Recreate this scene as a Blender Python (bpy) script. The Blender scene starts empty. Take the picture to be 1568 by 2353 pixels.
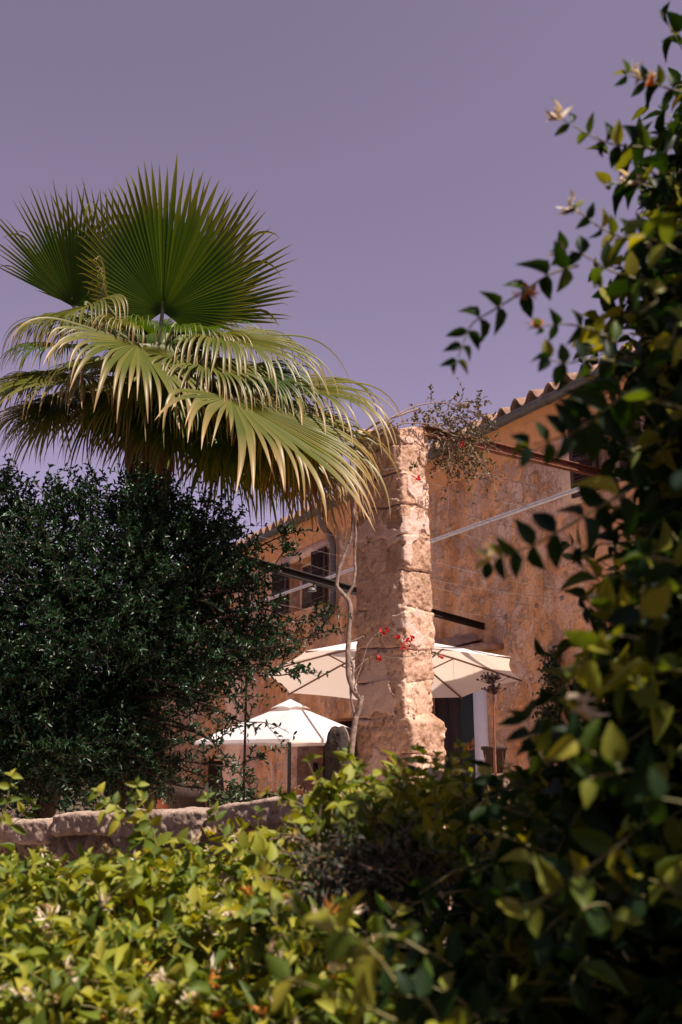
import bpy, math, random
import numpy as np
from mathutils import Vector, Matrix

# ------------------------------------------------------------------ camera, sky, sun, exposure
scene = bpy.context.scene
COL = scene.collection
R_ = math.radians
PITCH = R_(14.5)
CAM_Z = 1.6
FPX = 2353 * 35.0 / 36.0
cam_data = bpy.data.cameras.new('camera')
cam_data.sensor_fit = 'VERTICAL'; cam_data.sensor_height = 36.0; cam_data.sensor_width = 24.0
cam_data.lens = 35.0
cam_data.clip_start = 0.05; cam_data.clip_end = 3000
cam_data.dof.use_dof = True; cam_data.dof.focus_distance = 9.0; cam_data.dof.aperture_fstop = 4.0
cam = bpy.data.objects.new('camera', cam_data); COL.objects.link(cam)
cam.location = (0, 0, CAM_Z); cam.rotation_euler = (R_(90) + PITCH, 0, 0)
scene.camera = cam

SUN_H = Vector((0.78, -0.63, 0)).normalized()
SUN_EL = R_(60)
SUN_DIR = Vector((SUN_H.x * math.cos(SUN_EL), SUN_H.y * math.cos(SUN_EL), math.sin(SUN_EL)))
world = bpy.data.worlds.new('World'); scene.world = world; world.use_nodes = True
wn = world.node_tree; wn.nodes.clear()
sky = wn.nodes.new('ShaderNodeTexSky'); sky.sky_type = 'NISHITA'; sky.sun_disc = False
sky.sun_elevation = SUN_EL; sky.sun_rotation = math.atan2(SUN_H.x, SUN_H.y)
sky.dust_density = 1.0; sky.air_density = 1.0; sky.ozone_density = 1.0
bw = wn.nodes.new('ShaderNodeRGBToBW'); wn.links.new(sky.outputs[0], bw.inputs[0])
tint = wn.nodes.new('ShaderNodeMix'); tint.data_type = 'RGBA'; tint.blend_type = 'MULTIPLY'
tint.inputs[0].default_value = 1.0
flat = wn.nodes.new('ShaderNodeMath'); flat.operation = 'POWER'; flat.inputs[1].default_value = 0.95
wn.links.new(bw.outputs[0], flat.inputs[0]); wn.links.new(flat.outputs[0], tint.inputs[6]); tint.inputs[7].default_value = (1.07, 0.885, 1.40, 1)
wbg = wn.nodes.new('ShaderNodeBackground'); wbg.inputs[1].default_value = 0.083
wn.links.new(tint.outputs[2], wbg.inputs[0])
wo = wn.nodes.new('ShaderNodeOutputWorld'); wn.links.new(wbg.outputs[0], wo.inputs[0])

sun_data = bpy.data.lights.new('sun', 'SUN'); sun_data.energy = 5.0; sun_data.angle = R_(0.53)
sun_data.color = (1.0, 0.88, 0.77)
sun = bpy.data.objects.new('sun', sun_data); COL.objects.link(sun)
sun.rotation_euler = SUN_DIR.to_track_quat('Z', 'Y').to_euler()
sun.location = (6, -4, 12)

scene.view_settings.view_transform = 'Standard'; scene.view_settings.look = 'None'
scene.view_settings.exposure = 0.75; scene.view_settings.gamma = 1.0
scene.cycles.max_bounces = 8; scene.cycles.transparent_max_bounces = 8
scene.cycles.diffuse_bounces = 4; scene.cycles.transmission_bounces = 6

rng = np.random.default_rng(7)
random.seed(7)

# ------------------------------------------------------------------ photograph rays -> world
def ray(x, y):
    v = np.array([(x - 784) / FPX, (1176.5 - y) / FPX, 1.0])
    return np.array([v[0], v[2] * math.cos(PITCH) - v[1] * math.sin(PITCH), v[2] * math.sin(PITCH) + v[1] * math.cos(PITCH)])
def P(x, y, d):
    r = ray(x, y); return np.array([0, 0, CAM_Z]) + r * (d / r[1])
HYAW = R_(28.3)
HE = np.array([math.sin(HYAW), -math.cos(HYAW), 0.0])       # along the house, to the right
HI = np.array([math.cos(HYAW), math.sin(HYAW), 0.0])        # into the house
HP0 = np.array([1.67, 14.4, 0.0])
HROT = math.atan2(HE[1], HE[0])
def hx(x, y, off=0.0):
    """house coordinates (along, height) of a photograph ray at `off` metres in front of the wall"""
    r = ray(x, y); o = np.array([0, 0, CAM_Z])
    t = ((HP0 - HI * off - o) @ HI) / (r @ HI)
    p = o + r * t
    return float((p - HP0) @ HE), float(p[2])
def hw(x, y, off=0.0):
    s, z = hx(x, y, off); return HP0 + HE * s - HI * off + np.array([0, 0, z])

# ------------------------------------------------------------------ noise
def _hash(ix, iy, iz, seed):
    h = (ix * 374761393 + iy * 668265263 + iz * 2147483647 + seed * 1274126177) & 0xFFFFFFFF
    h = ((h ^ (h >> 13)) * 1274126177) & 0xFFFFFFFF
    return ((h ^ (h >> 16)) & 0xFFFF) / 65535.0
def vnoise(p, seed=0):
    p = np.asarray(p, float); i = np.floor(p).astype(np.int64); f = p - i; f = f * f * (3 - 2 * f)
    r = 0
    for a in (0, 1):
        for b in (0, 1):
            for c in (0, 1):
                w = (f[:, 0] if a else 1 - f[:, 0]) * (f[:, 1] if b else 1 - f[:, 1]) * (f[:, 2] if c else 1 - f[:, 2])
                r = r + w * _hash(i[:, 0] + a, i[:, 1] + b, i[:, 2] + c, seed)
    return r
def fbm(p, oct=4, seed=0):
    p = np.asarray(p, float); s = 0; a = .5
    for k in range(oct):
        s = s + a * (vnoise(p * 2 ** k, seed + k) - .5); a *= .5
    return s

# ------------------------------------------------------------------ mesh building
ORIG = {}
def link(o): COL.objects.link(o); return o
def thing(name, label, cat, loc=(0, 0, 0), rotz=0, group=None, kind=None):
    o = link(bpy.data.objects.new(name, None)); o.location = loc; o.rotation_euler = (0, 0, rotz); o.empty_display_size = .1
    o['label'] = label; o['category'] = cat
    if group: o['group'] = group
    if kind: o['kind'] = kind
    ORIG[o.name] = np.array(loc, float)
    return o
class MB:
    def __init__(s): s.V = []; s.F = []; s.n = 0; s.A = []
    def add(s, V, F, attr=None):
        V = np.asarray(V, float).reshape(-1, 3); F = np.asarray(F, np.int64)
        if F.shape[1] == 4: F = np.concatenate([F[:, [0, 1, 2]], F[:, [0, 2, 3]]])
        s.V.append(V); s.F.append(F + s.n); s.n += len(V)
        s.A.append(np.zeros(len(V)) if attr is None else np.asarray(attr, float))
        return s
    def box(s, lo, hi, M=None):
        x0, y0, z0 = lo; x1, y1, z1 = hi
        V = np.array([[x0,y0,z0],[x1,y0,z0],[x1,y1,z0],[x0,y1,z0],[x0,y0,z1],[x1,y0,z1],[x1,y1,z1],[x0,y1,z1]], float)
        if M is not None: V = V @ M[0].T + M[1]
        return s.add(V, [[0,3,2,1],[4,5,6,7],[0,1,5,4],[1,2,6,5],[2,3,7,6],[3,0,4,7]])
    def tube(s, pts, rad, n=8, cap=True, noise=0):
        pts = np.asarray(pts, float); m = len(pts); rad = np.broadcast_to(np.asarray(rad, float), (m,))
        tan = np.gradient(pts, axis=0); tan /= np.linalg.norm(tan, axis=1)[:, None] + 1e-9
        ref = np.array([0, 0, 1.0]) if abs(tan[0, 2]) < .9 else np.array([1.0, 0, 0])
        V = []; u = np.cross(tan[0], ref); u /= np.linalg.norm(u)
        for k in range(m):
            u = u - tan[k] * (u @ tan[k]); u /= np.linalg.norm(u) + 1e-9; w = np.cross(tan[k], u)
            a = np.arange(n) * 2 * math.pi / n
            rr = rad[k] * (1 + (noise * rng.uniform(-1, 1, n) if noise else 0))
            V.append(pts[k] + np.outer(rr * np.cos(a), u) + np.outer(rr * np.sin(a), w))
        V = np.concatenate(V); F = []
        for k in range(m - 1):
            for i in range(n):
                j = (i + 1) % n; F.append([k*n+i, k*n+j, (k+1)*n+j, (k+1)*n+i])
        s.add(V, F)
        if cap:
            for k, sg in ((0, -1), (m - 1, 1)):
                ring = V[k*n:(k+1)*n]; c = ring.mean(0)
                F = [[i, (i+1) % n, n] if sg > 0 else [(i+1) % n, i, n] for i in range(n)]
                s.add(np.vstack([ring, c]), F)
        return s
    def lathe(s, prof, c, n=20):
        prof = np.asarray(prof, float); a = np.arange(n) * 2 * math.pi / n
        V = np.concatenate([np.stack([c[0] + r*np.cos(a), c[1] + r*np.sin(a), np.full(n, c[2] + z)], 1) for r, z in prof])
        F = [[k*n+i, k*n+(i+1) % n, (k+1)*n+(i+1) % n, (k+1)*n+i] for k in range(len(prof)-1) for i in range(n)]
        return s.add(V, F)
    def build(s, name, mat, parent=None, smooth=False, local=False, attr=None, label=None, cat=None, group=None, kind=None):
        V = np.concatenate(s.V); F = np.concatenate(s.F)
        org = np.zeros(3)
        if parent is not None: org = ORIG[parent.name]
        elif not local: org = np.array([V[:, 0].mean(), V[:, 1].mean(), V[:, 2].min()])
        if not local: V = V - org
        me = bpy.data.meshes.new(name)
        me.vertices.add(len(V)); me.vertices.foreach_set('co', V.astype(np.float32).ravel())
        me.loops.add(F.size); me.loops.foreach_set('vertex_index', F.astype(np.int32).ravel())
        me.polygons.add(len(F)); me.polygons.foreach_set('loop_start', (np.arange(len(F)) * 3).astype(np.int32))
        if attr:
            at = me.attributes.new(attr, 'FLOAT', 'POINT'); at.data.foreach_set('value', np.concatenate(s.A).astype(np.float32))
        if smooth: me.polygons.foreach_set('use_smooth', np.ones(len(F), bool))
        me.materials.append(mat); me.update(calc_edges=True); me.validate()
        o = link(bpy.data.objects.new(name, me))
        if parent is not None: o.parent = parent; ORIG[o.name] = org
        else: o.location = org; ORIG[o.name] = org
        if label: o['label'] = label
        if cat: o['category'] = cat
        if group: o['group'] = group
        if kind: o['kind'] = kind
        return o
def nrm(a): return a / (np.linalg.norm(a, axis=-1, keepdims=True) + 1e-9)
def spline(pts, n=24):
    pts = np.asarray(pts, float); m = len(pts); out = []
    q = np.vstack([2*pts[0]-pts[1], pts, 2*pts[-1]-pts[-2]])
    for t in np.linspace(0, m-1-1e-6, n):
        i = int(t); f = t - i; a, b, c, d = q[i], q[i+1], q[i+2], q[i+3]
        out.append(.5*((2*b)+(-a+c)*f+(2*a-5*b+4*c-d)*f*f+(-a+3*b-3*c+d)*f**3))
    return np.array(out)

# ------------------------------------------------------------------ materials
class NT:
    def __init__(s, name):
        s.m = bpy.data.materials.new(name); s.m.use_nodes = True; s.t = s.m.node_tree; s.t.nodes.clear()
        s.out = s.t.nodes.new('ShaderNodeOutputMaterial')
    def n(s, typ, ins=None, **props):
        nd = s.t.nodes.new('ShaderNode' + typ)
        for k, v in props.items(): setattr(nd, k, v)
        for k, v in (ins or {}).items():
            if isinstance(v, bpy.types.NodeSocket): s.t.links.new(v, nd.inputs[k])
            else:
                if isinstance(v, tuple) and len(v) == 3 and nd.inputs[k].type == 'RGBA': v = v + (1,)
                nd.inputs[k].default_value = v
        return nd
    def ramp(s, fac, stops, interp='LINEAR'):
        r = s.n('ValToRGB', {0: fac}); e = r.color_ramp.elements; r.color_ramp.interpolation = interp
        while len(e) < len(stops): e.new(.5)
        for el, (p, c) in zip(e, stops): el.position = p; el.color = c + (1,) if len(c) == 3 else c
        return r.outputs[0]
    def noise(s, scale, detail=6, rough=.6, co=None, dist=0):
        ins = {'Scale': scale, 'Detail': detail, 'Roughness': rough, 'Distortion': dist}
        if co is not None: ins['Vector'] = co
        return s.n('TexNoise', ins).outputs[0]
    def obj(s): return s.n('TexCoord').outputs['Object']
    def mix(s, f, a, b, mode='MIX'):
        nd = s.n('Mix', None, data_type='RGBA', blend_type=mode)
        for k, v in ((0, f), (6, a), (7, b)):
            if isinstance(v, bpy.types.NodeSocket): s.t.links.new(v, nd.inputs[k])
            else: nd.inputs[k].default_value = v + (1,) if isinstance(v, tuple) else v
        return nd.outputs[2]
    def bump(s, h, strength=.5, dist=.02, nr=None):
        ins = {'Height': h, 'Strength': strength, 'Distance': dist}
        if nr is not None: ins['Normal'] = nr
        return s.n('Bump', ins).outputs[0]
    def pbr(s, color, rough=.8, spec=.3, metal=0, normal=None, sheen=0):
        ins = {'Base Color': color, 'Roughness': rough, 'Specular IOR Level': spec, 'Metallic': metal}
        if normal is not None: ins['Normal'] = normal
        return s.n('BsdfPrincipled', ins)
    def done(s, sh):
        s.t.links.new(sh.outputs[0] if hasattr(sh, 'outputs') else sh, s.out.inputs[0]); return s.m

def leaf_mat(name, cols, trans=.35, rough=.4, spec=.5, tcol=(1.2, 1.25, .5), tip=None, vary=.0):
    t = NT(name); g = t.n('NewGeometry')
    k = len(cols); c = t.ramp(g.outputs['Random Per Island'], [(i/(k-1), cols[i]) for i in range(k)])
    if vary:
        nz = t.noise(14, 4, .6, t.obj()); c = t.mix(t.n('Math', {0: nz, 1: vary}, operation='MULTIPLY').outputs[0], c, (.28, .26, .05))
    if tip:
        a = t.n('Attribute', None, attribute_name='t').outputs['Fac']
        c = t.mix(t.ramp(a, [(.62, (0, 0, 0)), (.86, (.45,)*3), (1, (1, 1, 1))]), c, tip)
    b = t.pbr(c, rough, spec)
    tr = t.n('BsdfTranslucent', {0: t.mix(1.0, c, tcol, 'MULTIPLY')})
    return t.done(t.n('MixShader', {0: trans, 1: b.outputs[0], 2: tr.outputs[0]}))
def plain(name, col, rough=.6, spec=.4, metal=0, var=.25, scale=12, bump=.15):
    t = NT(name); nz = t.noise(scale, 6, .65, t.obj())
    lo = tuple(c*(1-var) for c in col); hi = tuple(min(1, c*(1+var)) for c in col)
    c = t.ramp(nz, [(.3, lo), (.7, hi)])
    return t.done(t.pbr(c, rough, spec, metal, t.bump(nz, bump, .01)))

def stone_mat(name, a, b, c, dark, sc=1.0, blocks=False):
    t = NT(name); co = t.obj()
    n1 = t.noise(2.2*sc, 6, .6, co); n2 = t.noise(14*sc, 8, .7, co); n3 = t.noise(60*sc, 4, .7, co)
    col = t.ramp(n1, [(.3, a), (.5, b), (.7, c)])
    pits = t.ramp(n2, [(.36, (1, 1, 1)), (.47, (0, 0, 0))])
    col = t.mix(t.n('Math', {0: pits, 1: .8}, operation='MULTIPLY').outputs[0], col, dark)
    fine = t.ramp(n3, [(.3, (.72,)*3), (.7, (1.16,)*3)])
    col = t.mix(1.0, col, fine, 'MULTIPLY')
    if blocks:
        at = t.n('Attribute', None, attribute_name='blk').outputs['Fac']
        col = t.mix(1.0, col, t.ramp(at, [(0, (.80, .77, .74)), (.2, (1.12, 1.10, 1.06)), (.35, (.86, .82, .78)), (.5, (1.05, 1.0, .94))]), 'MULTIPLY')
        col = t.mix(t.ramp(at, [(.55, (0, 0, 0)), (.62, (.75,)*3), (.78, (.75,)*3), (.84, (0, 0, 0))]), col, (.70, .52, .43))
        col = t.mix(t.ramp(at, [(.88, (0, 0, 0)), (1, (.8,)*3)]), col, (.16, .09, .055))
    bm = t.bump(n3, .35, .01, t.bump(n2, .8, .03))
    return t.done(t.pbr(col, .92, .15, 0, bm))

M = {}
M['pillar'] = stone_mat('pillar_stone', (.38, .225, .14), (.62, .41, .295), (.78, .57, .45), (.24, .13, .075), blocks=True)
M['darkstone'] = stone_mat('mossy_shaded_stone', (.05, .04, .034), (.075, .06, .05), (.12, .095, .075), (.025, .02, .017), 2.0)  # mossy stone, its colour lowered further to stand for shade
M['drywall'] = stone_mat('dry_stone', (.22, .15, .11), (.30, .21, .155), (.40, .29, .225), (.10, .065, .045), 2.0)
M['cap'] = stone_mat('cap_stone', (.34, .24, .18), (.42, .31, .24), (.55, .42, .34), (.18, .12, .09), 2.0)

def stucco():
    t = NT('peeling_stucco'); co = t.obj()
    def sh(x, y, z, s=(1, 1, 1)): return t.n('Mapping', {0: co, 1: (x, y, z), 3: s}).outputs[0]
    def add(a, b, k): return t.n('Math', {0: t.n('Math', {0: b, 1: k}, operation='MULTIPLY').outputs[0], 1: a}, operation='ADD').outputs[0]
    big = t.noise(.5, 5, .55, co); mid = t.noise(2.4, 9, .68, co, .4); fine = t.noise(24, 7, .75, co); vf = t.noise(95, 3, .6, co)
    drip = t.noise(1.0, 6, .6, sh(3, 1, 5, (2.6, 1, .5)))
    base = t.ramp(mid, [(.30, (.36, .18, .085)), (.41, (.70, .35, .15)), (.52, (.82, .45, .225)), (.62, (.78, .48, .30)), (.72, (.66, .42, .29))])
    pat = add(t.noise(2.6, 10, .66, sh(0, 0, 0), .5), big, .55)
    m1 = t.ramp(pat, [(.815, (0, 0, 0)), (.83, (1, 1, 1))])
    grey = t.ramp(t.noise(7, 7, .7, co), [(.3, (.46, .30, .205)), (.7, (.64, .45, .33))])
    col = t.mix(t.n('Math', {0: m1, 1: .8}, operation='MULTIPLY').outputs[0], base, grey)
    pat2 = add(t.noise(3.3, 10, .68, sh(7, 3, 11), .6), t.noise(.45, 3, .5, sh(1, 9, 4)), .6)
    m2 = t.ramp(pat2, [(.835, (0, 0, 0)), (.85, (1, 1, 1))])
    col = t.mix(t.n('Math', {0: m2, 1: .6}, operation='MULTIPLY').outputs[0], col, (.80, .57, .44))
    col = t.mix(.8, col, t.ramp(drip, [(.36, (.55, .47, .41)), (.56, (1, 1, 1))]), 'MULTIPLY')
    e1 = t.ramp(pat, [(.795, (0, 0, 0)), (.815, (1, 1, 1)), (.822, (1, 1, 1)), (.835, (0, 0, 0))])
    e2 = t.ramp(pat2, [(.82, (0, 0, 0)), (.835, (1, 1, 1)), (.842, (1, 1, 1)), (.855, (0, 0, 0))])
    ed = t.n('Math', {0: e1, 1: e2}, operation='MAXIMUM').outputs[0]
    col = t.mix(t.n('Math', {0: ed, 1: .32}, operation='MULTIPLY').outputs[0], col, (.20, .11, .06))
    col = t.mix(.9, col, t.ramp(fine, [(.32, (.38,)*3), (.47, (.95,)*3), (.75, (1.2,)*3)]), 'MULTIPLY')
    h = t.n('Math', {0: m2, 1: m1}, operation='SUBTRACT').outputs[0]
    bm = t.bump(h, .6, .02, t.bump(fine, .7, .02, t.bump(vf, .3, .006)))
    return t.done(t.pbr(col, .95, .1, 0, bm))
M['stucco'] = stucco()
M['trim'] = plain('pale_render', (.70, .49, .36), .9, .1, 0, .2, 9, .4)
M['cornice'] = plain('ochre_render', (.60, .31, .155), .9, .1, 0, .16, 7, .3)
M['white'] = plain('white_paint', (.78, .75, .74), .6, .3, 0, .06, 8, .1)
M['tile'] = plain('clay_tile', (.36, .225, .155), .9, .15, 0, .4, 7, .6)
M['zinc'] = plain('zinc', (.10, .098, .095), .55, .4, .25, .3, 9, .15)
M['pipe'] = plain('galvanised_steel', (.50, .47, .46), .42, .5, .55, .18, 14, .1)
M['rust'] = plain('rusted_steel', (.18, .075, .045), .9, .2, 0, .5, 18, .5)
M['darkiron'] = plain('dark_iron', (.026, .018, .015), .7, .3, 0, .4, 18, .3)
M['shutter'] = plain('brown_shutter', (.045, .022, .017), .6, .3, 0, .3, 14, .1)
M['darkdoor'] = plain('dark_door_wood', (.035, .02, .016), .6, .3, 0, .3, 10, .1)
M['greendoor'] = plain('green_door_wood', (.018, .03, .026), .55, .3, 0, .25, 10, .1)
M['inside'] = plain('dim_room', (.03, .02, .016), .9, .1, 0, .2, 3, 0)
t = NT('window_glass'); M['glass'] = t.done(t.pbr((.02, .028, .028), .06, .6))
M['wire'] = plain('wire', (.26, .22, .20), .5, .4, .3, .1, 5, 0)
M['vine'] = plain('vine_bark', (.25, .18, .145), .9, .1, 0, .45, 30, .8)
M['twig'] = plain('dry_twig', (.27, .17, .12), .9, .1, 0, .4, 30, .3)
M['bark'] = plain('dark_bark', (.045, .032, .024), .95, .1, 0, .4, 20, .8)
M['stem'] = plain('green_stem', (.17, .15, .05), .6, .3, 0, .35, 20, .2)
M['redstem'] = plain('red_stem', (.20, .085, .05), .6, .3, 0, .35, 14, .2)
M['head'] = plain('dark_flower_head', (.055, .032, .03), .9, .1, 0, .4, 40, .3)
M['terra'] = plain('terracotta', (.42, .15, .08), .85, .2, 0, .3, 9, .3)
M['wicker'] = plain('dark_wicker', (.045, .028, .022), .8, .2, 0, .4, 40, .6)
M['polegreen'] = plain('dark_pole', (.028, .034, .03), .45, .4, 0, .2, 9, .05)
M['rib'] = plain('wood_rib', (.17, .085, .05), .6, .3, 0, .2, 12, .1)
t = NT('parasol_cloth'); nz = t.noise(160, 3, .6, t.obj()); nl = t.noise(1.4, 4, .5, t.obj())
c = t.ramp(nl, [(.3, (.83, .81, .80)), (.7, (.88, .86, .85))])
bs = t.pbr(c, .9, .1, 0, t.bump(nz, .12, .004, t.bump(nl, .25, .05))); tr = t.n('BsdfTranslucent', {0: (.80, .655, .54)})
M['cloth'] = t.done(t.n('MixShader', {0: .42, 1: bs.outputs[0], 2: tr.outputs[0]}))
t = NT('terrace_paving'); co = t.obj(); n1 = t.noise(1.1, 6, .6, co); br = t.n('TexBrick', {'Vector': co, 'Color1': (.60, .44, .33), 'Color2': (.52, .38, .28), 'Mortar': (.45, .33, .25), 'Scale': 1.6, 'Mortar Size': .012})
M['terrace'] = t.done(t.pbr(t.mix(.5, br.outputs[0], t.ramp(n1, [(.3, (.56, .42, .31)), (.7, (.74, .57, .44))])), .9, .15, 0, t.bump(n1, .3, .02)))
M['ground'] = plain('dry_soil', (.085, .06, .038), .95, .1, 0, .4, 3, .6)

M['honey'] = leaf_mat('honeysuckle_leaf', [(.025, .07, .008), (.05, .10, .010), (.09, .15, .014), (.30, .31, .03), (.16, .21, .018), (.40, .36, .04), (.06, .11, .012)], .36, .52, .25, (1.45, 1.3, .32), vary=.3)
M['honeyshade'] = leaf_mat('honeysuckle_leaf_shaded', [(.005, .018, .004), (.009, .028, .005), (.016, .038, .006), (.007, .023, .005), (.06, .10, .012), (.27, .25, .028)], .34, .5, .2, (1.9, 1.7, .4))  # leaf colours lowered for the bush's shade, brightest stops painted for sunlit leaves
M['mastic'] = leaf_mat('mastic_leaf', [(.008, .030, .010), (.013, .044, .015), (.018, .054, .018), (.011, .036, .013), (.03, .06, .02)], .16, .36, .32, (1.1, 1.2, .5))
M['smallleaf'] = leaf_mat('small_shrub_leaf', [(.035, .05, .035), (.05, .075, .045), (.075, .085, .045), (.05, .035, .025)], .2, .5, .4)
M['ivy'] = leaf_mat('climber_leaf', [(.02, .04, .015), (.03, .055, .02), (.05, .07, .025)], .2, .4, .4)
M['dryleaf'] = leaf_mat('bougainvillea_leaf', [(.05, .055, .025), (.09, .08, .035), (.14, .10, .05), (.06, .07, .03)], .25, .5, .4)
M['bract'] = leaf_mat('red_bract', [(.50, .012, .018), (.62, .025, .03), (.42, .015, .012)], .4, .6, .2, (1.2, .6, .6))
M['cream'] = leaf_mat('cream_petal', [(.82, .72, .56), (.80, .66, .46), (.84, .76, .64), (.78, .56, .24), (.82, .70, .52)], .35, .6, .2, (1, .92, .75))
M['orange'] = leaf_mat('orange_petal', [(.75, .30, .05), (.70, .42, .10), (.72, .22, .05)], .35, .6, .2, (1.1, .8, .5))
M['palm'] = leaf_mat('palm_blade', [(.024, .056, .005), (.038, .076, .007), (.030, .066, .006), (.062, .098, .010)], .38, .40, .3, (1.8, 1.6, .3), tip=(.22, .19, .035))
M['palmold'] = leaf_mat('palm_blade_old', [(.065, .085, .010), (.11, .12, .016), (.14, .13, .028), (.08, .098, .012)], .30, .40, .34, (1.5, 1.35, .35), tip=(.42, .25, .10))
M['palmdry'] = leaf_mat('palm_blade_dry', [(.20, .12, .06), (.26, .16, .08), (.16, .09, .05)], .25, .6, .3, (1.2, 1.0, .6), tip=(.36, .22, .12))
M['petiole'] = plain('petiole', (.12, .13, .04), .5, .4, 0, .3, 12, .1)
M['fibre'] = plain('palm_trunk_fibre', (.075, .045, .028), .95, .1, 0, .5, 16, 1.0)

# ------------------------------------------------------------------ leaves
def tmpl(widths, ys, fold=.12, curl=.18):
    """flat leaf of rows; returns verts (x across, y along, z) and tris"""
    V = [(0, 0, 0)]; F = []
    for w, y in zip(widths, ys):
        V += [(-w, y, fold*2*w), (0, y, 0), (w, y, fold*2*w)]
    V.append((0, 1, 0)); n = len(widths)
    F += [(0, 2, 1), (0, 3, 2)]
    for k in range(n-1):
        a = 1+3*k; b = a+3
        F += [(a, a+1, b+1), (a, b+1, b), (a+1, a+2, b+2), (a+1, b+2, b+1)]
    a = 1+3*(n-1); e = len(V)-1
    F += [(a, a+1, e), (a+1, a+2, e)]
    V = np.array(V, float); V[:, 2] -= curl*V[:, 1]**2
    return V, np.array(F)
T_OVATE = tmpl([.30, .5, .41, .17], [.12, .34, .62, .86], .2, .24)
T_NARROW = tmpl([.5, .42], [.33, .70], .2, .12)
T_SMALL = tmpl([.5], [.42], .2, .1)
T_ROUND = tmpl([.42, .5, .38], [.18, .5, .8], .2, .15)
def leaves(mb, pos, ax, nr, L, W, T):
    V, F = T; k = len(V); n = len(pos)
    ax = nrm(ax); nr = nrm(nr - ax*np.sum(nr*ax, 1, keepdims=True)); sd = np.cross(ax, nr)
    L = np.broadcast_to(L, (n,)); W = np.broadcast_to(W, (n,)); cf = rng.uniform(.2, 2.2, n)
    out = (pos[:, None, :] + ax[:, None, :]*(V[None, :, 1, None]*L[:, None, None])
           + sd[:, None, :]*(V[None, :, 0, None]*W[:, None, None])
           + nr[:, None, :]*(V[None, :, 2, None]*(L*cf)[:, None, None]))
    FF = (F[None] + (np.arange(n)*k)[:, None, None]).reshape(-1, 3)
    mb.add(out.reshape(-1, 3), FF)
def sticks(mb, PL, r0, r1):
    """n polylines of k points -> three sided twigs"""
    n, k, _ = PL.shape; tan = nrm(np.gradient(PL, axis=1))
    u = nrm(np.cross(tan, np.array([.31, .17, .93]))); w = np.cross(tan, u)
    r = np.linspace(r0, r1, k)[None, :, None, None] if np.isscalar(r0) else (r0[:, None]+(r1-r0)[:, None]*np.linspace(0, 1, k)[None])[:, :, None, None]
    a = np.arange(3)*2*math.pi/3
    V = PL[:, :, None, :] + r*(u[:, :, None, :]*np.cos(a)[None, None, :, None] + w[:, :, None, :]*np.sin(a)[None, None, :, None])
    F = []
    for j in range(k-1):
        for i in range(3):
            i2 = (i+1) % 3; F.append([j*3+i, j*3+i2, (j+1)*3+i2, (j+1)*3+i])
    F = np.array(F); FF = (F[None]+(np.arange(n)*k*3)[:, None, None]).reshape(-1, 4)
    mb.add(V.reshape(-1, 3), FF)
def shoots(S, D, Ln, K, sag=.25, spread=.9, up=.25, jit=.3, bend=.25):
    """opposite leaf pairs along n shoots. returns leaf pos, axis, normal, tparam and stem polylines, tips"""
    n = len(S); D = nrm(D); B = rng.normal(size=(n, 3))*bend
    tt = np.linspace(0, 1, 6)
    def at(t): return S[:, None, :] + (D[:, None, :]*t[None, :, None] + B[:, None, :]*(t**2)[None, :, None]*.5 + np.array([0, 0, -1.])*sag*(t**2)[None, :, None])*Ln[:, None, None]
    PL = at(tt); tk = (np.arange(K)+.7)/(K-.05)*.99
    tk = np.clip(tk, 0, 1); pk = at(tk); tg = nrm(at(np.clip(tk+.02, 0, 1.1))-at(tk-.02))
    p0 = nrm(np.cross(tg, rng.normal(size=(n, 1, 3)))); q0 = np.cross(tg, p0)
    ang = (np.arange(K)*math.pi/2)[None]+rng.uniform(0, 6.28, (n, 1))+rng.normal(size=(n, K))*.3
    side = p0*np.cos(ang)[..., None]+q0*np.sin(ang)[..., None]
    pos = []; ax = []; nr = []; tp = []
    for sg in (1, -1):
        a = nrm(tg*.55*rng.uniform(.4, 1.5, (n, K, 1))+side*sg*spread+np.array([0, 0, up])+rng.normal(size=(n, K, 3))*jit)
        nn = nrm(tg*.55-side*sg*.3*0+np.array([0, 0, .75])+rng.normal(size=(n, K, 3))*(jit+.1))
        pos.append(pk.reshape(-1, 3)); ax.append(a.reshape(-1, 3)); nr.append(nn.reshape(-1, 3)); tp.append(np.broadcast_to(tk, (n, K)).ravel())
    return np.concatenate(pos), np.concatenate(ax), np.concatenate(nr), np.concatenate(tp), PL, PL[:, -1], nrm(PL[:, -1]-PL[:, -2])
def flower(mb, p, d, size=.035, n=6):
    """a cluster of slender tubular petals"""
    p = np.asarray(p); d = nrm(np.asarray(d, float))
    pos = np.repeat(p[None], n, 0)+rng.normal(size=(n, 3))*size*.12
    ax = nrm(d[None]*.9+rng.normal(size=(n, 3))*.75+np.array([0, 0, .25]))
    leaves(mb, pos, ax, rng.normal(size=(n, 3)), size*rng.uniform(.6, 1.2, n), size*.16, T_NARROW)
def inpoly(px, py, poly):
    poly = np.asarray(poly, float); r = np.zeros(len(px), bool); j = len(poly)-1
    for i in range(len(poly)):
        xi, yi = poly[i]; xj, yj = poly[j]
        c = ((yi > py) != (yj > py)) & (px < (xj-xi)*(py-yi)/(yj-yi+1e-12)+xi); r ^= c; j = i
    return r
def sample_poly(poly, n):
    poly = np.asarray(poly, float); lo = poly.min(0); hi = poly.max(0); X = []; 
    while sum(len(x) for x in X) < n:
        q = rng.uniform(lo, hi, (n*2, 2)); X.append(q[inpoly(q[:, 0], q[:, 1], poly)])
    return np.concatenate(X)[:n]
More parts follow.
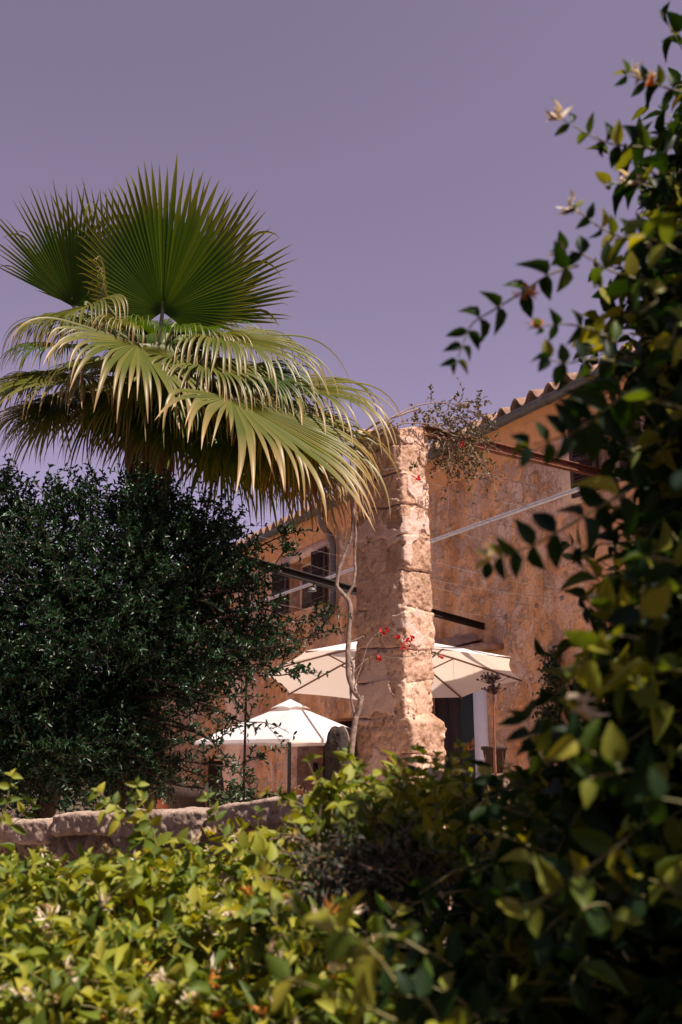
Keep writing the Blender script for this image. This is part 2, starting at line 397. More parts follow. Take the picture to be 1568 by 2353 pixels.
def PP(xy, d):
    v = np.stack([(xy[:, 0]-784)/FPX, (1176.5-xy[:, 1])/FPX, np.ones(len(xy))], 1)
    r = np.stack([v[:, 0], v[:, 2]*math.cos(PITCH)-v[:, 1]*math.sin(PITCH), v[:, 2]*math.sin(PITCH)+v[:, 1]*math.cos(PITCH)], 1)
    return np.array([0, 0, CAM_Z])+r*(d/r[:, 1])[:, None]
# ------------------------------------------------------------------ ground
def sheet(name, pts, z, mat, kind='structure', n=1):
    mb = MB(); p = [(x, y, z) for x, y in pts]; mb.add(p, [[0, 1, 2, 3]]); o = mb.build(name, mat); o['kind'] = kind; return o
sheet('ground', [(-400, -300), (400, -300), (400, 600), (-400, 600)], 0, M['ground'])
sheet('terrace', [(-9.0, 7.3), (-1.0, 5.3), (7.0, 5.2), (-6.5, 30.5)], .004, M['terrace'])

def roughbox(mb, c, ax, half, seg=(10, 8, 8), amp=.02, freq=5, k=8, seed=0, fine=.006):
    ax = np.asarray(ax, float); half = np.asarray(half, float)
    for d in range(3):
        for sg in (1, -1):
            a, b = [(1, 2), (2, 0), (0, 1)][d]
            na, nb = seg[a], seg[b]
            u, v = np.meshgrid(np.linspace(-1, 1, na+1), np.linspace(-1, 1, nb+1), indexing='ij')
            p = np.zeros((u.size, 3)); p[:, d] = sg; p[:, a] = u.ravel(); p[:, b] = v.ravel()
            q = p/((np.abs(p)**k).sum(1)**(1/k))[:, None]
            w = np.asarray(c)+(q*half)@ax
            nn = nrm((np.sign(q)*np.abs(q)**(k-1)/half)@ax)
            w = w+nn*(fbm(w*freq, 4, seed)*2*amp+fbm(w*freq*6, 3, seed+9)*2*fine)[:, None]
            F = []
            for i in range(na):
                for j in range(nb):
                    f = [i*(nb+1)+j, (i+1)*(nb+1)+j, (i+1)*(nb+1)+j+1, i*(nb+1)+j+1]
                    F.append(f if sg > 0 else f[::-1])
            mb.add(w, F)

# ------------------------------------------------------------------ rough stone pillar
PL_D = np.array([-.703, .711, 0]); PR_D = np.array([.711, .703, 0])
PC = P(936, 1768, 8.5); PC[2] = 0
WL, WR = .60, .385
PZ, PT = 2.02, 4.66
def pillar():
    nz, npr = 560, 260
    z = np.linspace(0, PT, nz); mb = MB()
    courses = [0, .62, 1.2, 1.72, PZ, 2.33, 2.62, 2.98, 3.26, 3.62, 3.9, 4.18, 4.42, PT+.1]
    rr = np.random.default_rng(3); offs = rr.uniform(-.009, .009, (len(courses), 4)); jit = rr.uniform(-.03, .03, (len(courses), 2))
    ctr = PC+PL_D*WL/2+PR_D*WR/2
    th = (np.arange(npr)+.5)/npr*2*math.pi
    V = np.zeros((nz, npr, 3))
    for i, zz in enumerate(z):
        pl = 1/(1+math.exp(-(PZ-zz)*60))
        a = WR/2+.035*pl+.01*math.sin(zz*3); b = WL/2+.055*pl+.012*math.sin(zz*2.3+1)
        cs, sn = np.cos(th), np.sin(th); k = 15
        rad = 1/((np.abs(cs)**k+np.abs(sn)**k)**(1/k))
        u, v = cs*rad, sn*rad
        p = ctr+np.outer(u*a, PR_D)+np.outer(v*b, PL_D)+np.array([0, 0, zz])+(PR_D*.03-PL_D*.03)*pl*.8
        V[i] = p
    W = V.reshape(-1, 3).copy(); nn = np.zeros_like(W)
    rel = W-np.array([ctr[0], ctr[1], 0]); lu = (rel@PR_D)/(WR/2); lv = (rel@PL_D)/(WL/2)
    side = np.where(np.abs(lu) > np.abs(lv), np.where(lu > 0, 0, 2), np.where(lv > 0, 1, 3))
    k = 5; nn = nrm(np.sign(lu)[:, None]*(np.abs(lu)**k)[:, None]*PR_D+np.sign(lv)[:, None]*(np.abs(lv)**k)[:, None]*PL_D)
    zw = W[:, 2]+fbm(W*2.5, 3, 31)*.16
    ci = np.clip(np.searchsorted(courses, zw)-1, 0, len(courses)-1)
    cz = np.array(courses); dist = np.min(np.abs(zw[:, None]-cz[None, 1:-1]), 1)
    g = np.exp(-(dist/.009)**2)
    big = fbm(W*3.5, 4, 1); pit = fbm(W*22, 4, 2); ver = fbm(W*np.array([26, 26, 9.]), 3, 5)
    mort = (fbm(W*3.2, 3, 77) > .1)
    rough = np.where(mort, .35, 1.0)
    pit2 = fbm(W*48, 3, 12)
    rough = rough*np.where((W[:, 2] < PZ) & (side == 0), .35, 1)
    corner = np.clip((np.abs(lu)-.7)/.3, 0, 1)*np.clip((np.abs(lv)-.7)/.3, 0, 1)
    chip = corner*np.clip(fbm(W*7, 3, 51)+.0, 0, 1)*.16
    disp = -chip+offs[ci, side]+big*.03+rough*(np.minimum(pit, .05)*.042+np.minimum(pit2, .04)*.013+ver*.013)-g*.018*np.clip(fbm(W*3, 2, 8)*6+.6, 0, 1)+mort*.012
    A = rr.uniform(0, .5, (len(courses), 4))[ci, side]; A = np.where(mort & (fbm(W*6, 3, 78) > -.05), .7, A); A = np.where(g*np.clip(fbm(W*3, 2, 8)*6+.6, 0, 1) > .35, 1.0, A)
    W = W+nn*disp[:, None]
    W[:, 2] += np.where(W[:, 2] > PT-.25, (W[:, 2]-(PT-.25))*fbm(W*np.array([5, 5, 0]), 3, 40)*1.4, 0)
    F = []
    for i in range(nz-1):
        j = np.arange(npr); j2 = (j+1) % npr
        F.append(np.stack([i*npr+j, i*npr+j2, (i+1)*npr+j2, (i+1)*npr+j], 1))
    F = np.concatenate(F); mb.add(W, F, A)
    top = W[-npr:]; mb.add(np.vstack([top, top.mean(0)+[0, 0, .02]]), [[i, (i+1) % npr, npr] for i in range(npr)])
    return mb.build('stone_pillar', M['pillar'], smooth=True, attr='blk', label='tall weathered pink sandstone pillar standing on a wider plinth beside the parasols', cat='pillar')
pillar()
mb = MB(); c = P(787, 1690, 9.0)
roughbox(mb, (c[0], c[1], .98), [(.8, .6, 0), (-.6, .8, 0), (0, 0, 1)], (.12, .16, .98), (12, 12, 70), .06, 5, 5, 21, .02)
mb.build('stone_post', M['darkstone'], smooth=True, label='low dark round-topped stone post at the left foot of the tall pillar', cat='post')

# ------------------------------------------------------------------ dry stone wall
WDA, WDB = 7.0, 4.5
wall_a = P(-150, 1890, WDA); wall_b = P(900, 1822, WDB)
wt = wall_b-wall_a; wt[2] = 0; wlen = np.linalg.norm(wt); wt /= wlen; wnn = np.array([wt[1], -wt[0], 0])
wall = thing('dry_stone_wall', 'low rough stone wall with flat capping slabs behind the honeysuckle', 'wall', (wall_a[0], wall_a[1], 0))
def wtop(f):
    px = [(-150, 1889), (95, 1885), (100, 1872), (430, 1862), (560, 1846), (640, 1832), (900, 1822)]
    d = WDA+(WDB-WDA)*f; x = 784+FPX*((wall_a+wt*wlen*f)[0])/(d*math.cos(PITCH))
    y = np.interp(x, [p[0] for p in px], [p[1] for p in px]); return P(x, y, d)[2]
nu, nv = 420, 110
u, v = np.meshgrid(np.linspace(0, 1, nu), np.linspace(0, 1, nv), indexing='ij'); u = u.ravel(); v = v.ravel()
zt = np.array([wtop(f) for f in np.linspace(0, 1, nu)]).repeat(nv)-.10
W = wall_a[None]*[1, 1, 0]+np.outer(u*wlen, wt); W[:, 2] = v*zt
rr = np.random.default_rng(5); cc = np.stack([rr.uniform(0, wlen, 230), rr.uniform(0, 1.4, 230)], 1)
q = np.stack([u*wlen+fbm(W*4, 3, 3)*.12, W[:, 2]+fbm(W*4, 3, 4)*.12], 1)
dd = np.sqrt(((q[:, None, :]-cc[None])**2*np.array([.55, 1.2])).sum(2)); dd.sort(axis=1)
e = np.clip((dd[:, 1]-dd[:, 0])/.09, 0, 1); bulge = np.sqrt(e)*.075
W = W+wnn*(bulge+fbm(W*9, 4, 6)*.05+fbm(W*40, 3, 7)*.012-.02)[:, None]
ii, jj = np.meshgrid(np.arange(nu-1), np.arange(nv-1), indexing='ij'); ii = ii.ravel(); jj = jj.ravel()
mb = MB(); mb.add(W, np.stack([ii*nv+jj, (ii+1)*nv+jj, (ii+1)*nv+jj+1, ii*nv+jj+1], 1))
bk = wall_a*[1, 1, 0]
Mx = (np.stack([wt, -wnn, [0, 0, 1]]).T, bk); mb.box((0, .05, 0), (wlen, .42, 1.2), Mx)
mb.build('masonry', M['drywall'], wall, smooth=True)
s = 0; rr = np.random.default_rng(8)
edges = []
while s < wlen:
    L = rr.uniform(.42, .85); edges.append((s, min(s+L, wlen))); s += L
for k, (s0, s1) in enumerate(edges):
    f = (s0+s1)/2/wlen; th = rr.uniform(.055, .085); z1 = wtop(f)
    c = bk+wt*(s0+s1)/2-wnn*.19; sl = (wtop(min(1, f+.04))-wtop(max(0, f-.04)))/(.08*wlen)
    ax = np.stack([nrm(wt+np.array([0, 0, np.clip(sl, -.12, .12)])), -wnn, [0, 0, 1]])
    mb = MB(); roughbox(mb, (c[0], c[1], z1-th), ax, ((s1-s0)/2-.004, .25, th), (48, 22, 14), .020, 6, 14, 50+k, .014)
    mb.build('capping_slab', M['cap'], wall, smooth=True)

# ------------------------------------------------------------------ house
house = thing('stone_house', 'old two-storey house with flaking ochre walls and a clay tile eave', 'house', tuple(HP0), HROT)
ORIG[house.name] = np.zeros(3)
S0, S1 = -17.5, 9.0
EZ = hx(1200, 945, .25)[1]
w1l, w1r = hx(668, 1350)[0], hx(735, 1330)[0]; w1t, w1b = hx(700, 1284)[1], hx(690, 1402)[1]
w2l, w2r = hx(1384, 1060)[0], hx(1384, 1060)[0]+1.0; w2t, w2b = hx(1322, 985)[1], hx(1322, 1143)[1]
d1l, d1r, d1t = hx(975, 1650)[0], hx(1093, 1650)[0], hx(1090, 1502)[1]
d2l, d2r, d2t = hx(683, 1740)[0], hx(812, 1740)[0], 2.45
d3l, d3r, d3t = hx(450, 1790)[0], hx(517, 1790)[0], hx(500, 1748)[1]
holes = [(w1l, w1r, w1b, w1t, .28), (w2l, w2r, w2b, w2t, .28), (d1l, d1r, 0, d1t, .3), (d2l, d2r, 0, d2t, .6), (d3l, d3r, 0, d3t, .4)]
def house_wall():
    ss = sorted({S0, S1, *[h[0] for h in holes], *[h[1] for h in holes]}); zs = sorted({0, EZ, *[h[2] for h in holes], *[h[3] for h in holes]})
    mb = MB()
    for a, b in zip(ss, ss[1:]):
        for c, d in zip(zs, zs[1:]):
            ms, mz = (a+b)/2, (c+d)/2
            if any(h[0] < ms < h[1] and h[2] < mz < h[3] for h in holes): continue
            mb.add([(a, 0, c), (b, 0, c), (b, 0, d), (a, 0, d)], [[0, 1, 2, 3]])
    for l, r, b, t, dp in holes:
        mb.add([(l, 0, b), (l, 0, t), (l, dp, t), (l, dp, b)], [[0, 1, 2, 3]])
        mb.add([(r, 0, b), (r, 0, t), (r, dp, t), (r, dp, b)], [[3, 2, 1, 0]])
        mb.add([(l, 0, t), (r, 0, t), (r, dp, t), (l, dp, t)], [[0, 1, 2, 3]])
        if b > 0: mb.add([(l, 0, b), (r, 0, b), (r, dp, b), (l, dp, b)], [[3, 2, 1, 0]])
    mb.add([(S0, 0, 0), (S0, 0, EZ), (S0, 8, EZ), (S0, 8, 0)], [[0, 1, 2, 3]])
    mb.add([(S1, 0, 0), (S1, 0, EZ), (S1, 8, EZ), (S1, 8, 0)], [[3, 2, 1, 0]])
    mb.add([(S0, 8, 0), (S1, 8, 0), (S1, 8, EZ), (S0, 8, EZ)], [[3, 2, 1, 0]])
    return mb.build('wall', M['stucco'], house, local=True)
house_wall(); ORIG['wall'] = np.zeros(3)
def hbox(name, lo, hi, mat, parent=house):
    mb = MB(); mb.box(lo, hi); return mb.build(name, mat, parent, local=True)
# rough buttress beside the low door, its sunlit flank towards the right
mb = MB(); bl, br_ = hx(555, 1790)[0], hx(592, 1790)[0]
roughbox(mb, ((bl+br_)/2, -.06, 2.0), np.eye(3), ((br_-bl)/2, .36, 2.3), (10, 10, 60), .09, 2.2, 8, 14, .03)
mb.build('buttress', M['trim'], house, local=True, smooth=True)
# cornice, eave board
mb = MB(); pr = [(-.001, EZ-.46), (-.03, EZ-.45), (-.05, EZ-.38), (-.055, EZ-.33), (-.12, EZ-.31), (-.15, EZ-.22), (-.22, EZ-.12), (-.26, EZ-.07), (-.26, EZ-.04), (-.001, EZ-.04)]
V = [(s_, y, z) for s_ in np.linspace(S0, S1, 80) for y, z in pr]; k = len(pr)
V = np.array(V); V[:, 1] += fbm(V*[1.5, 9, 9], 3, 17)*.012
mb.add(V, [[i*k+j, (i+1)*k+j, (i+1)*k+j+1, i*k+j+1] for i in range(79) for j in range(k-1)])
mb.build('cornice', M['cornice'], house, local=True)
# tiles: waves of cover and channel tiles, three visible rows, then the plain slope
def roof():
    mb = MB(); pitch = .31; per = .335; n = 14
    xs = []; zs = []
    nt = int((S1-S0)/per)
    for i in range(nt):
        r = random.uniform(.95, 1.05); dz = random.uniform(-.012, .012)
        for k in range(n):
            f = k/n
            if f < .58: a = f/.58*math.pi; z = math.sin(a)*.098*r
            else: a = (f-.58)/.42*math.pi; z = -math.sin(a)*.045
            xs.append(S0+(i+f)*per); zs.append(z+dz)
    xs = np.array(xs); zs = np.array(zs); m = len(xs)
    for row in range(16):
        y0 = -.36+row*.42; y1 = y0+.50; lift = .035
        jr = np.repeat(np.random.default_rng(row).uniform(-.02, .02, nt), n)
        def pt(y, dz): return np.stack([xs, y+jr, EZ+.02+(y+.36)*pitch+zs+dz], 1)
        A = pt(y0, lift); B = pt(y1, lift*.2); C = pt(y0, lift-.022); D = pt(y1, lift*.2-.022)
        V = np.vstack([A, B, C, D]); i = np.arange(m-1)
        mb.add(V, np.vstack([np.stack([i, i+1, m+i+1, m+i], 1), np.stack([2*m+i, 3*m+i, 3*m+i+1, 2*m+i+1], 1), np.stack([i, 2*m+i, 2*m+i+1, i+1], 1)]))
    mb.add([(S0, -.25, EZ-.03), (S1, -.25, EZ-.03), (S1, 6.4, EZ-.03+6.65*pitch), (S0, 6.4, EZ-.03+6.65*pitch)], [[0, 1, 2, 3]])
    return mb.build('roof', M['tile'], house, local=True, smooth=True)
roof()
# half round gutter with joints
mb = MB(); gy, gz, gr = -.36, EZ-.045, .085
a = np.linspace(math.pi, 2*math.pi, 12)
def gut(s0, s1, r):
    prof = np.concatenate([np.stack([gy+r*np.cos(a), gz+r*np.sin(a)], 1), np.stack([gy+(r-.006)*np.cos(a[::-1]), gz+(r-.006)*np.sin(a[::-1])], 1)])
    k = len(prof); V = np.vstack([np.column_stack([np.full(k, s), prof]) for s in (s0, s1)])
    mb.add(V, [[i, (i+1) % k, k+(i+1) % k, k+i] for i in range(k)])
gut(S0, S1, gr)
for s_ in np.arange(S0+.6, S1, 1.15): gut(s_, s_+.05, gr+.008)
mb.build('gutter', M['zinc'], house, local=True, smooth=True)
dp = [hx(777, y)[0] for y in (1250,)][0]
mb = MB(); zt_, zb_ = EZ-.1, hx(770, 1395)[1]
mb.tube(spline([(dp, -.36, zt_), (dp, -.32, zt_-.25), (dp, -.12, zt_-.5), (dp, -.10, zt_-.9), (dp, -.10, zb_+.15), (dp-.08, -.10, zb_-.05), (dp-.35, -.09, zb_-.22)], 40), .055, 12)
mb.build('downpipe', M['zinc'], house, local=True, smooth=True)
def shutter(s0, s1, z0, z1, y=-.05, yaw=0):
    mb = MB(); fw = .07
    mb.box((s0, y-.04, z0), (s0+fw, y, z1)); mb.box((s1-fw, y-.04, z0), (s1, y, z1))
    for z in (z0, z1-fw, (z0+z1)/2-fw/2): mb.box((s0+fw, y-.038, z), (s1-fw, y-.002, z+fw))
    z = z0+fw+.02
    while z < z1-fw-.02:
        c = np.cos(.6), np.sin(.6)
        Mx = (np.array([[1, 0, 0], [0, c[0], -c[1]], [0, c[1], c[0]]]), np.array([0, y-.02, z])); mb.box((s0+fw, -.026, -.005), (s1-fw, .026, .005), Mx); z += .042
    mb.box((s0+fw, y-.008, z0+fw), (s1-fw, y-.003, z1-fw))
    return mb
def window(l, r, b, t, sl, sr, name='window'):
    f = MB(); y = .20; w = .06
    f.box((l, y, b), (l+w, y+.06, t)); f.box((r-w, y, b), (r, y+.06, t)); f.box((l+w, y, t-w), (r-w, y+.058, t)); f.box((l+w, y, b), (r-w, y+.058, b+w))
    m_ = (l+r)/2; f.box((m_-.03, y+.004, b+w), (m_+.03, y+.054, t-w))
    wf = f.build(name, M['trim'], house, local=True); ORIG[wf.name] = np.zeros(3)
    g = MB(); g.box((l+w*.5, y+.028, b+w*.5), (r-w*.5, y+.034, t-w*.5)); g.build('pane', M['glass'], wf, local=True)
    bk_ = MB(); bk_.box((l-.3, y+.9, b-.3), (r+.3, y+.95, t+.3)); bk_.build('dark_interior', M['inside'], wf, local=True)
    for s0, s1 in (sl, sr): shutter(s0, s1, b-.03, t+.03).build('shutter', M['shutter'], wf, local=True)
window(w1l, w1r, w1b, w1t, (hx(634, 1350)[0], w1l-.02), (hx(724, 1320)[0], hx(757, 1320)[0]))
window(w2l, w2r, w2b, w2t, (hx(1321, 1060)[0], w2l-.01), (w2r+.02, w2r+.5))
hbox('lintel', (w1l-.35, -.025, w1t+.005), (w1r+.4, -.001, w1t+.2), M['trim'])
hbox('window_surround', (hx(1288, 1060)[0], -.006, w2b-.1), (hx(1320, 1060)[0]+.4, -.001, w2t+.12), M['trim'])
# doors
dm = hx(1063, 1650, -.2)[0]; dr = hx(1093, 1650, -.2)[0]
mb = MB()
for a_, b_ in ((d1l-.3, (d1l+dm)/2-.01), ((d1l+dm)/2+.01, dm)): mb.box((a_, .20, 0), (b_, .25, d1t))
o = mb.build('door', M['darkdoor'], house, local=True)
hbox('door', (dm+.005, .17, 0), (d1r+.2, .22, d1t), M['greendoor'])
hbox('door_frame', (d1r+.002, -.03, 0), (hx(1121, 1650)[0], .1, d1t-.1), M['white'])
HZ = hx(1115, 1460, .35)[1]
hbox('door_lintel', (d1l, -.06, d1t+.003), (d1r+.35, -.001, HZ-.165), M['darkdoor'])
o = hbox('door', (d2l+.05, .52, 0), (d2r+.1, .58, d2t), M['darkdoor']); ORIG[o.name] = np.zeros(3)
mb = MB(); k_ = hx(707, 1745, -.5)[0]; mb.box((d2l-.02, .33, 1.55), (d2l+.05, .40, 1.72)); mb.tube([(d2l+.03, .36, 1.62), (d2l+.14, .36, 1.62), (d2l+.14, .36, 1.5)], .018, 6)
mb.build('door_latch', M['darkiron'], o, local=True)
hbox('door', (d3l, .30, 0), (d3r, .36, d3t), M['darkdoor'])
# small tiled hood over the door
hl, hr = hx(880, 1490, .2)[0], hx(1130, 1472, .2)[0]; hz = HZ
mb = MB()
mb.box((hl, -.38, hz-.16), (hr, -.003, hz-.09)); mb.build('hood_shelf', M['tile'], house, local=True)
mb = MB(); n = 12; xs = []; zs = []
nt = int((hr-hl-.25)/.40)
for i in range(nt):
    for k in range(n):
        f = k/n; z = math.sin(f/.6*math.pi)*.10 if f < .6 else -math.sin((f-.6)/.4*math.pi)*.03
        xs.append(hl+.02+(i+f)*.40); zs.append(z)
xs = np.array(xs); zs = np.array(zs); m = len(xs)
A = np.stack([xs, np.full(m, -.46), hz-.07+zs], 1); B = np.stack([xs, np.full(m, -.003), hz+.05+zs], 1)
V = np.vstack([A, B, A-[0, 0, .02], B-[0, 0, .02]]); i = np.arange(m-1)
mb.add(V, np.vstack([np.stack([i, i+1, m+i+1, m+i], 1), np.stack([2*m+i, 3*m+i, 3*m+i+1, 2*m+i+1], 1), np.stack([i, 2*m+i, 2*m+i+1, i+1], 1)]))
mb.build('hood_tiles', M['tile'], house, local=True, smooth=True)

# ------------------------------------------------------------------ pergola ironwork
def pline(x): return 1243-.3545*(x-995)
mb = MB(); mb.tube([hw(1560, pline(1560), 1.5), hw(995, pline(995), 1.5), hw(540, pline(540), 1.5)], .026, 12)
mb.build('pergola_pipe', M['pipe'], smooth=True, label='long pale galvanised pipe crossing the house front behind the pillar', cat='pipe')
def ibeam(name, a, b, h, w, mat, label):
    a = np.asarray(a); b = np.asarray(b); t = nrm(b-a); L = np.linalg.norm(b-a); sd = nrm(np.cross(t, [0, 0, 1])); up = np.cross(sd, t)
    Mx = (np.stack([t, sd, up]).T, a); m_ = MB()
    m_.box((0, -w/2, h/2-.012), (L, w/2, h/2), Mx); m_.box((0, -w/2, -h/2), (L, w/2, -h/2+.012), Mx); m_.box((0, -.006, -h/2+.012), (L, .006, h/2-.012), Mx)
    return m_.build(name, mat, label=label, cat='beam')
ibeam('pergola_beam', P(975, 990, 8.75), hw(1400, 1093, -.05), .10, .07, M['rust'], 'orange rusted iron beam from the pillar top to the upper house wall')
ibeam('pergola_beam', P(540, 1281, 9.6), hw(1116, 1441, -.05), .085, .06, M['darkiron'], 'dark brown iron beam passing behind the middle of the pillar to the wall')
mb = MB(); e0 = P(573, 1290.6, 9.75); mb.tube([(e0[0], e0[1], 0), (e0[0], e0[1], e0[2]-.06)], .012, 10)
mb.build('pergola_post', M['darkiron'], label='thin dark iron post under the brown beam behind the dark tree', cat='post')
WG = 'thin wires strung over the pergola'
def wire(a, b, lab, pin=None, r=.0022):
    n_ = 8; tt = np.linspace(0, 1, n_)[:, None]; a = np.asarray(a); b = np.asarray(b); p = a*(1-tt)+b*tt; p[:, 2] -= .04*4*(tt*(1-tt))[:, 0]
    m_ = MB(); m_.tube(p, r, 5)
    if pin: m_.box(tuple(b-.025), tuple(b+.025))
    m_.build('pergola_wire', M['wire'], smooth=True, label=lab, cat='wire', group=WG)
def ext(x0, y0, x1, y1, x): return y0+(y1-y0)*(x-x0)/(x1-x0)
for (x0, y0, x1, y1, xe, pin) in [(1106, 1081, 1276, 1120, 1400, 0), (1033, 1118, 1220, 1160, 1400, 0), (997, 1156, 1236, 1219, 1330, 0), (997, 1203, 1167, 1249, 1360, 0),
                                (999, 1288, 1225, 1338, 1330, 0)]:
    wire(P(930, ext(x0, y0, x1, y1, 930), 9.1), hw(xe, ext(x0, y0, x1, y1, xe), 0), 'thin pale wire running from behind the pillar to the ochre wall')
for (x0, y0, x1, y1, lab) in [(1005, 1330, 1292, 1374, 'thin wire ending at the highest black wall pin below the right window'), (1105, 1366, 1234, 1392, 'thin wire ending at the middle black wall pin right of the pillar'), (1030, 1394, 1163, 1417, 'thin wire ending at the lowest black wall pin above the door hood')]:
    wire(P(930, ext(x0, y0, x1, y1, 930), 9.1), hw(x1, y1, 0), lab, 1)
for (x0, y0, x1, y1) in [(686, 1207, 790, 1230), (662, 1244, 792, 1274), (653, 1270, 779, 1315), (622, 1380, 706, 1394)]:
    wire(P(520, ext(x0, y0, x1, y1, 520), 10.5), hw(880, ext(x0, y0, x1, y1, 880), .05), 'thin pale wire slanting across the far shuttered window left of the pillar')
for (x0, y0, x1, y1) in [(688, 1317, 760, 1293), (690, 1340, 765, 1312), (688, 1387, 757, 1359)]:
    wire(hw(600, ext(x0, y0, x1, y1, 600), .5), hw(900, ext(x0, y0, x1, y1, 900), .5), 'thin wire parallel to the pipe in front of the far shuttered window')
mb = MB(); lp = P(717, 1335, 10.7)
g0 = P(700, 1320, 10.75); mb.tube([P(694, 1326, 10.9), P(706, 1330, 10.75), lp, P(726, 1350, 10.6)], .010, 6)
c = P(718, 1356, 10.6); mb.lathe([(0, .03), (.03, .025), (.045, 0), (.05, -.012), (.0, -.012)], c, 14)
mb.build('terrace_lamp', M['zinc'], smooth=True, label='small metal lamp hanging from the pipe before the far window', cat='lamp')

# ------------------------------------------------------------------ parasols
def canopy_panel(mb, top, a, b, nu=10, nv=10, scal=.05, sag=.035, u0=0.0, dn=None):
    u, v = np.meshgrid(np.linspace(u0, 1, nu+1), np.linspace(0, 1, nv+1), indexing='ij'); u = u.ravel()[:, None]; v = v.ravel()[:, None]
    f = 4*v*(1-v)
    e = ((1-v)*a+v*b)-top
    p = top+e*u*(1-scal*f*u)+dn*sag*f*u*np.sin(u*math.pi*.75)
    i, j = np.meshgrid(np.arange(nu), np.arange(nv), indexing='ij'); i = i.ravel(); j = j.ravel(); k = nv+1
    mb.add(p, np.stack([i*k+j, (i+1)*k+j, (i+1)*k+j+1, i*k+j+1], 1))
    return p.reshape(nu+1, nv+1, 3)
def big_parasol():
    X, Y, Z, tx, R, h, ph = .587, 11.686, 3.128, -.127, 1.553, .489, .127
    cx, sx = math.cos(tx), math.sin(tx); Rx = np.array([[1, 0, 0], [0, cx, -sx], [0, sx, cx]]); top = np.array([X, Y, Z])
    root = thing('terrace_parasol', 'large octagonal cream parasol seen from below behind the stone pillar', 'parasol', (X, Y+.3, 0))
    tips = [top+Rx@np.array([R*math.cos(k*math.pi/4+ph), R*math.sin(k*math.pi/4+ph), -h]) for k in range(8)]
    ax = Rx@np.array([0, 0, -1.]); mb = MB()
    for k in range(8): canopy_panel(mb, top, tips[k], tips[(k+1) % 8], dn=ax)
    mb.build('canopy', M['cloth'], root, smooth=True)
    run = top+ax*.62
    for k in range(8):
        m_ = MB(); off = ax*.022; m_.tube([top+ax*.06, (top+tips[k])/2+off, tips[k]+off*.6], .011, 6)
        r_ = m_.build('rib', M['rib'], root)
        m_ = MB(); m_.tube([top*.52+tips[k]*.48+off, run], .009, 6); m_.build('strut', M['rib'], r_)
    m_ = MB(); m_.tube([top+ax*-.03, run-ax*0, top+ax*.95], .024, 12); m_.tube([run-ax*.05, run+ax*.05], .045, 12); m_.tube([top+ax*.95, (X, Y+.3, .1)], .024, 12); m_.build('pole', M['rib'], root, smooth=True)
    m_ = MB(); m_.lathe([(0, .12), (.05, .12), (.06, .08), (.3, .07), (.32, 0)], (X, Y+.3, .004), 20); m_.build('base', M['zinc'], root)
big_parasol()
def small_parasol():
    c = P(665, 1768, 14.5); X, Y = c[0], c[1]; zr = 1.985; zt = 2.52; R = 1.33; ph = -math.pi/2+.05
    root = thing('terrace_parasol', 'smaller white square parasol with a vent cap near the far doorway', 'parasol', (X, Y, 0))
    top = np.array([X, Y, zt]); tips = [np.array([X+R*math.cos(ph+k*math.pi/2), Y+R*math.sin(ph+k*math.pi/2), zr]) for k in range(4)]
    dn = np.array([0, 0, -1.]); mb = MB()
    for k in range(4):
        canopy_panel(mb, top, tips[k], tips[(k+1) % 4], 10, 14, .03, .015, .1, dn)
    cn = mb.build('canopy', M['cloth'], root, smooth=True)
    mb = MB()
    for k in range(4):
        a, b = tips[k], tips[(k+1) % 4]; v = np.linspace(0, 1, 15)[:, None]; f = 4*v*(1-v)
        e = top+(((1-v)*a+v*b)-top)*(1-.03*f)+dn*.015*f*math.sin(math.pi*.75)
        V = np.vstack([e, e+dn*.045+(e-top)*[.01, .01, 0]]); i = np.arange(14); mb.add(V, np.stack([i, i+1, 15+i+1, 15+i], 1))
    mb.build('valance', M['cloth'], cn, smooth=True)
    mb = MB(); t2 = top+[0, 0, .06]
    tp2 = [top+(t_-top)*.22+np.array([0, 0, .035]) for t_ in tips]
    for k in range(4):
        V = canopy_panel(mb, t2, tp2[k], tp2[(k+1) % 4], 5, 10, -.0, -.045, 0, dn)
    mb.build('vent_cap', M['cloth'], cn, smooth=True)
    for k in range(4):
        m_ = MB(); m_.tube([top-[0, 0, .06], tips[k]-[0, 0, .03]], .011, 6); m_.build('rib', M['polegreen'], root)
    m_ = MB(); m_.tube([(X, Y, .05), (X, Y, zt+.03)], .026, 12); m_.build('pole', M['polegreen'], root, smooth=True)
    m_ = MB(); m_.lathe([(0, .10), (.05, .10), (.25, .07), (.28, 0)], (X, Y, .004), 20); m_.build('base', M['zinc'], root)
small_parasol()
# ------------------------------------------------------------------ fan palm
PALM_C = P(350, 850, 8.55)
palm = thing('fan_palm', 'fan palm with upright green fans and hanging pale fronds above the dark tree', 'palm tree', (PALM_C[0]+.02, PALM_C[1], 0))
def trunk():
    mb = MB(); zt = PALM_C[2]-.05; nz, na = 150, 40
    z = np.linspace(0, zt, nz)[:, None]; th = (np.arange(na)/na*2*math.pi)[None]
    r = .165+.05*np.clip((z-zt+1.3)/1.0, 0, 1)+.04*np.exp(-z*2)
    boot = .03*((((z*7+th*8/(2*math.pi)) % 1)))*np.clip((z-zt+2.2), 0, 1)
    V = np.stack([palm.location[0]+(r+boot)*np.cos(th), palm.location[1]+(r+boot)*np.sin(th), z+0*th], 2).reshape(-1, 3)
    V = V+nrm(V-np.stack([np.full(len(V), palm.location[0]), np.full(len(V), palm.location[1]), V[:, 2]], 1))*(fbm(V*[14, 14, 5], 3, 61)*.07)[:, None]
    i, j = np.meshgrid(np.arange(nz-1), np.arange(na), indexing='ij'); i = i.ravel(); j = j.ravel(); j2 = (j+1) % na
    mb.add(V, np.stack([i*na+j, i*na+j2, (i+1)*na+j2, (i+1)*na+j], 1))
    mb.build('trunk', M['fibre'], palm)
trunk()
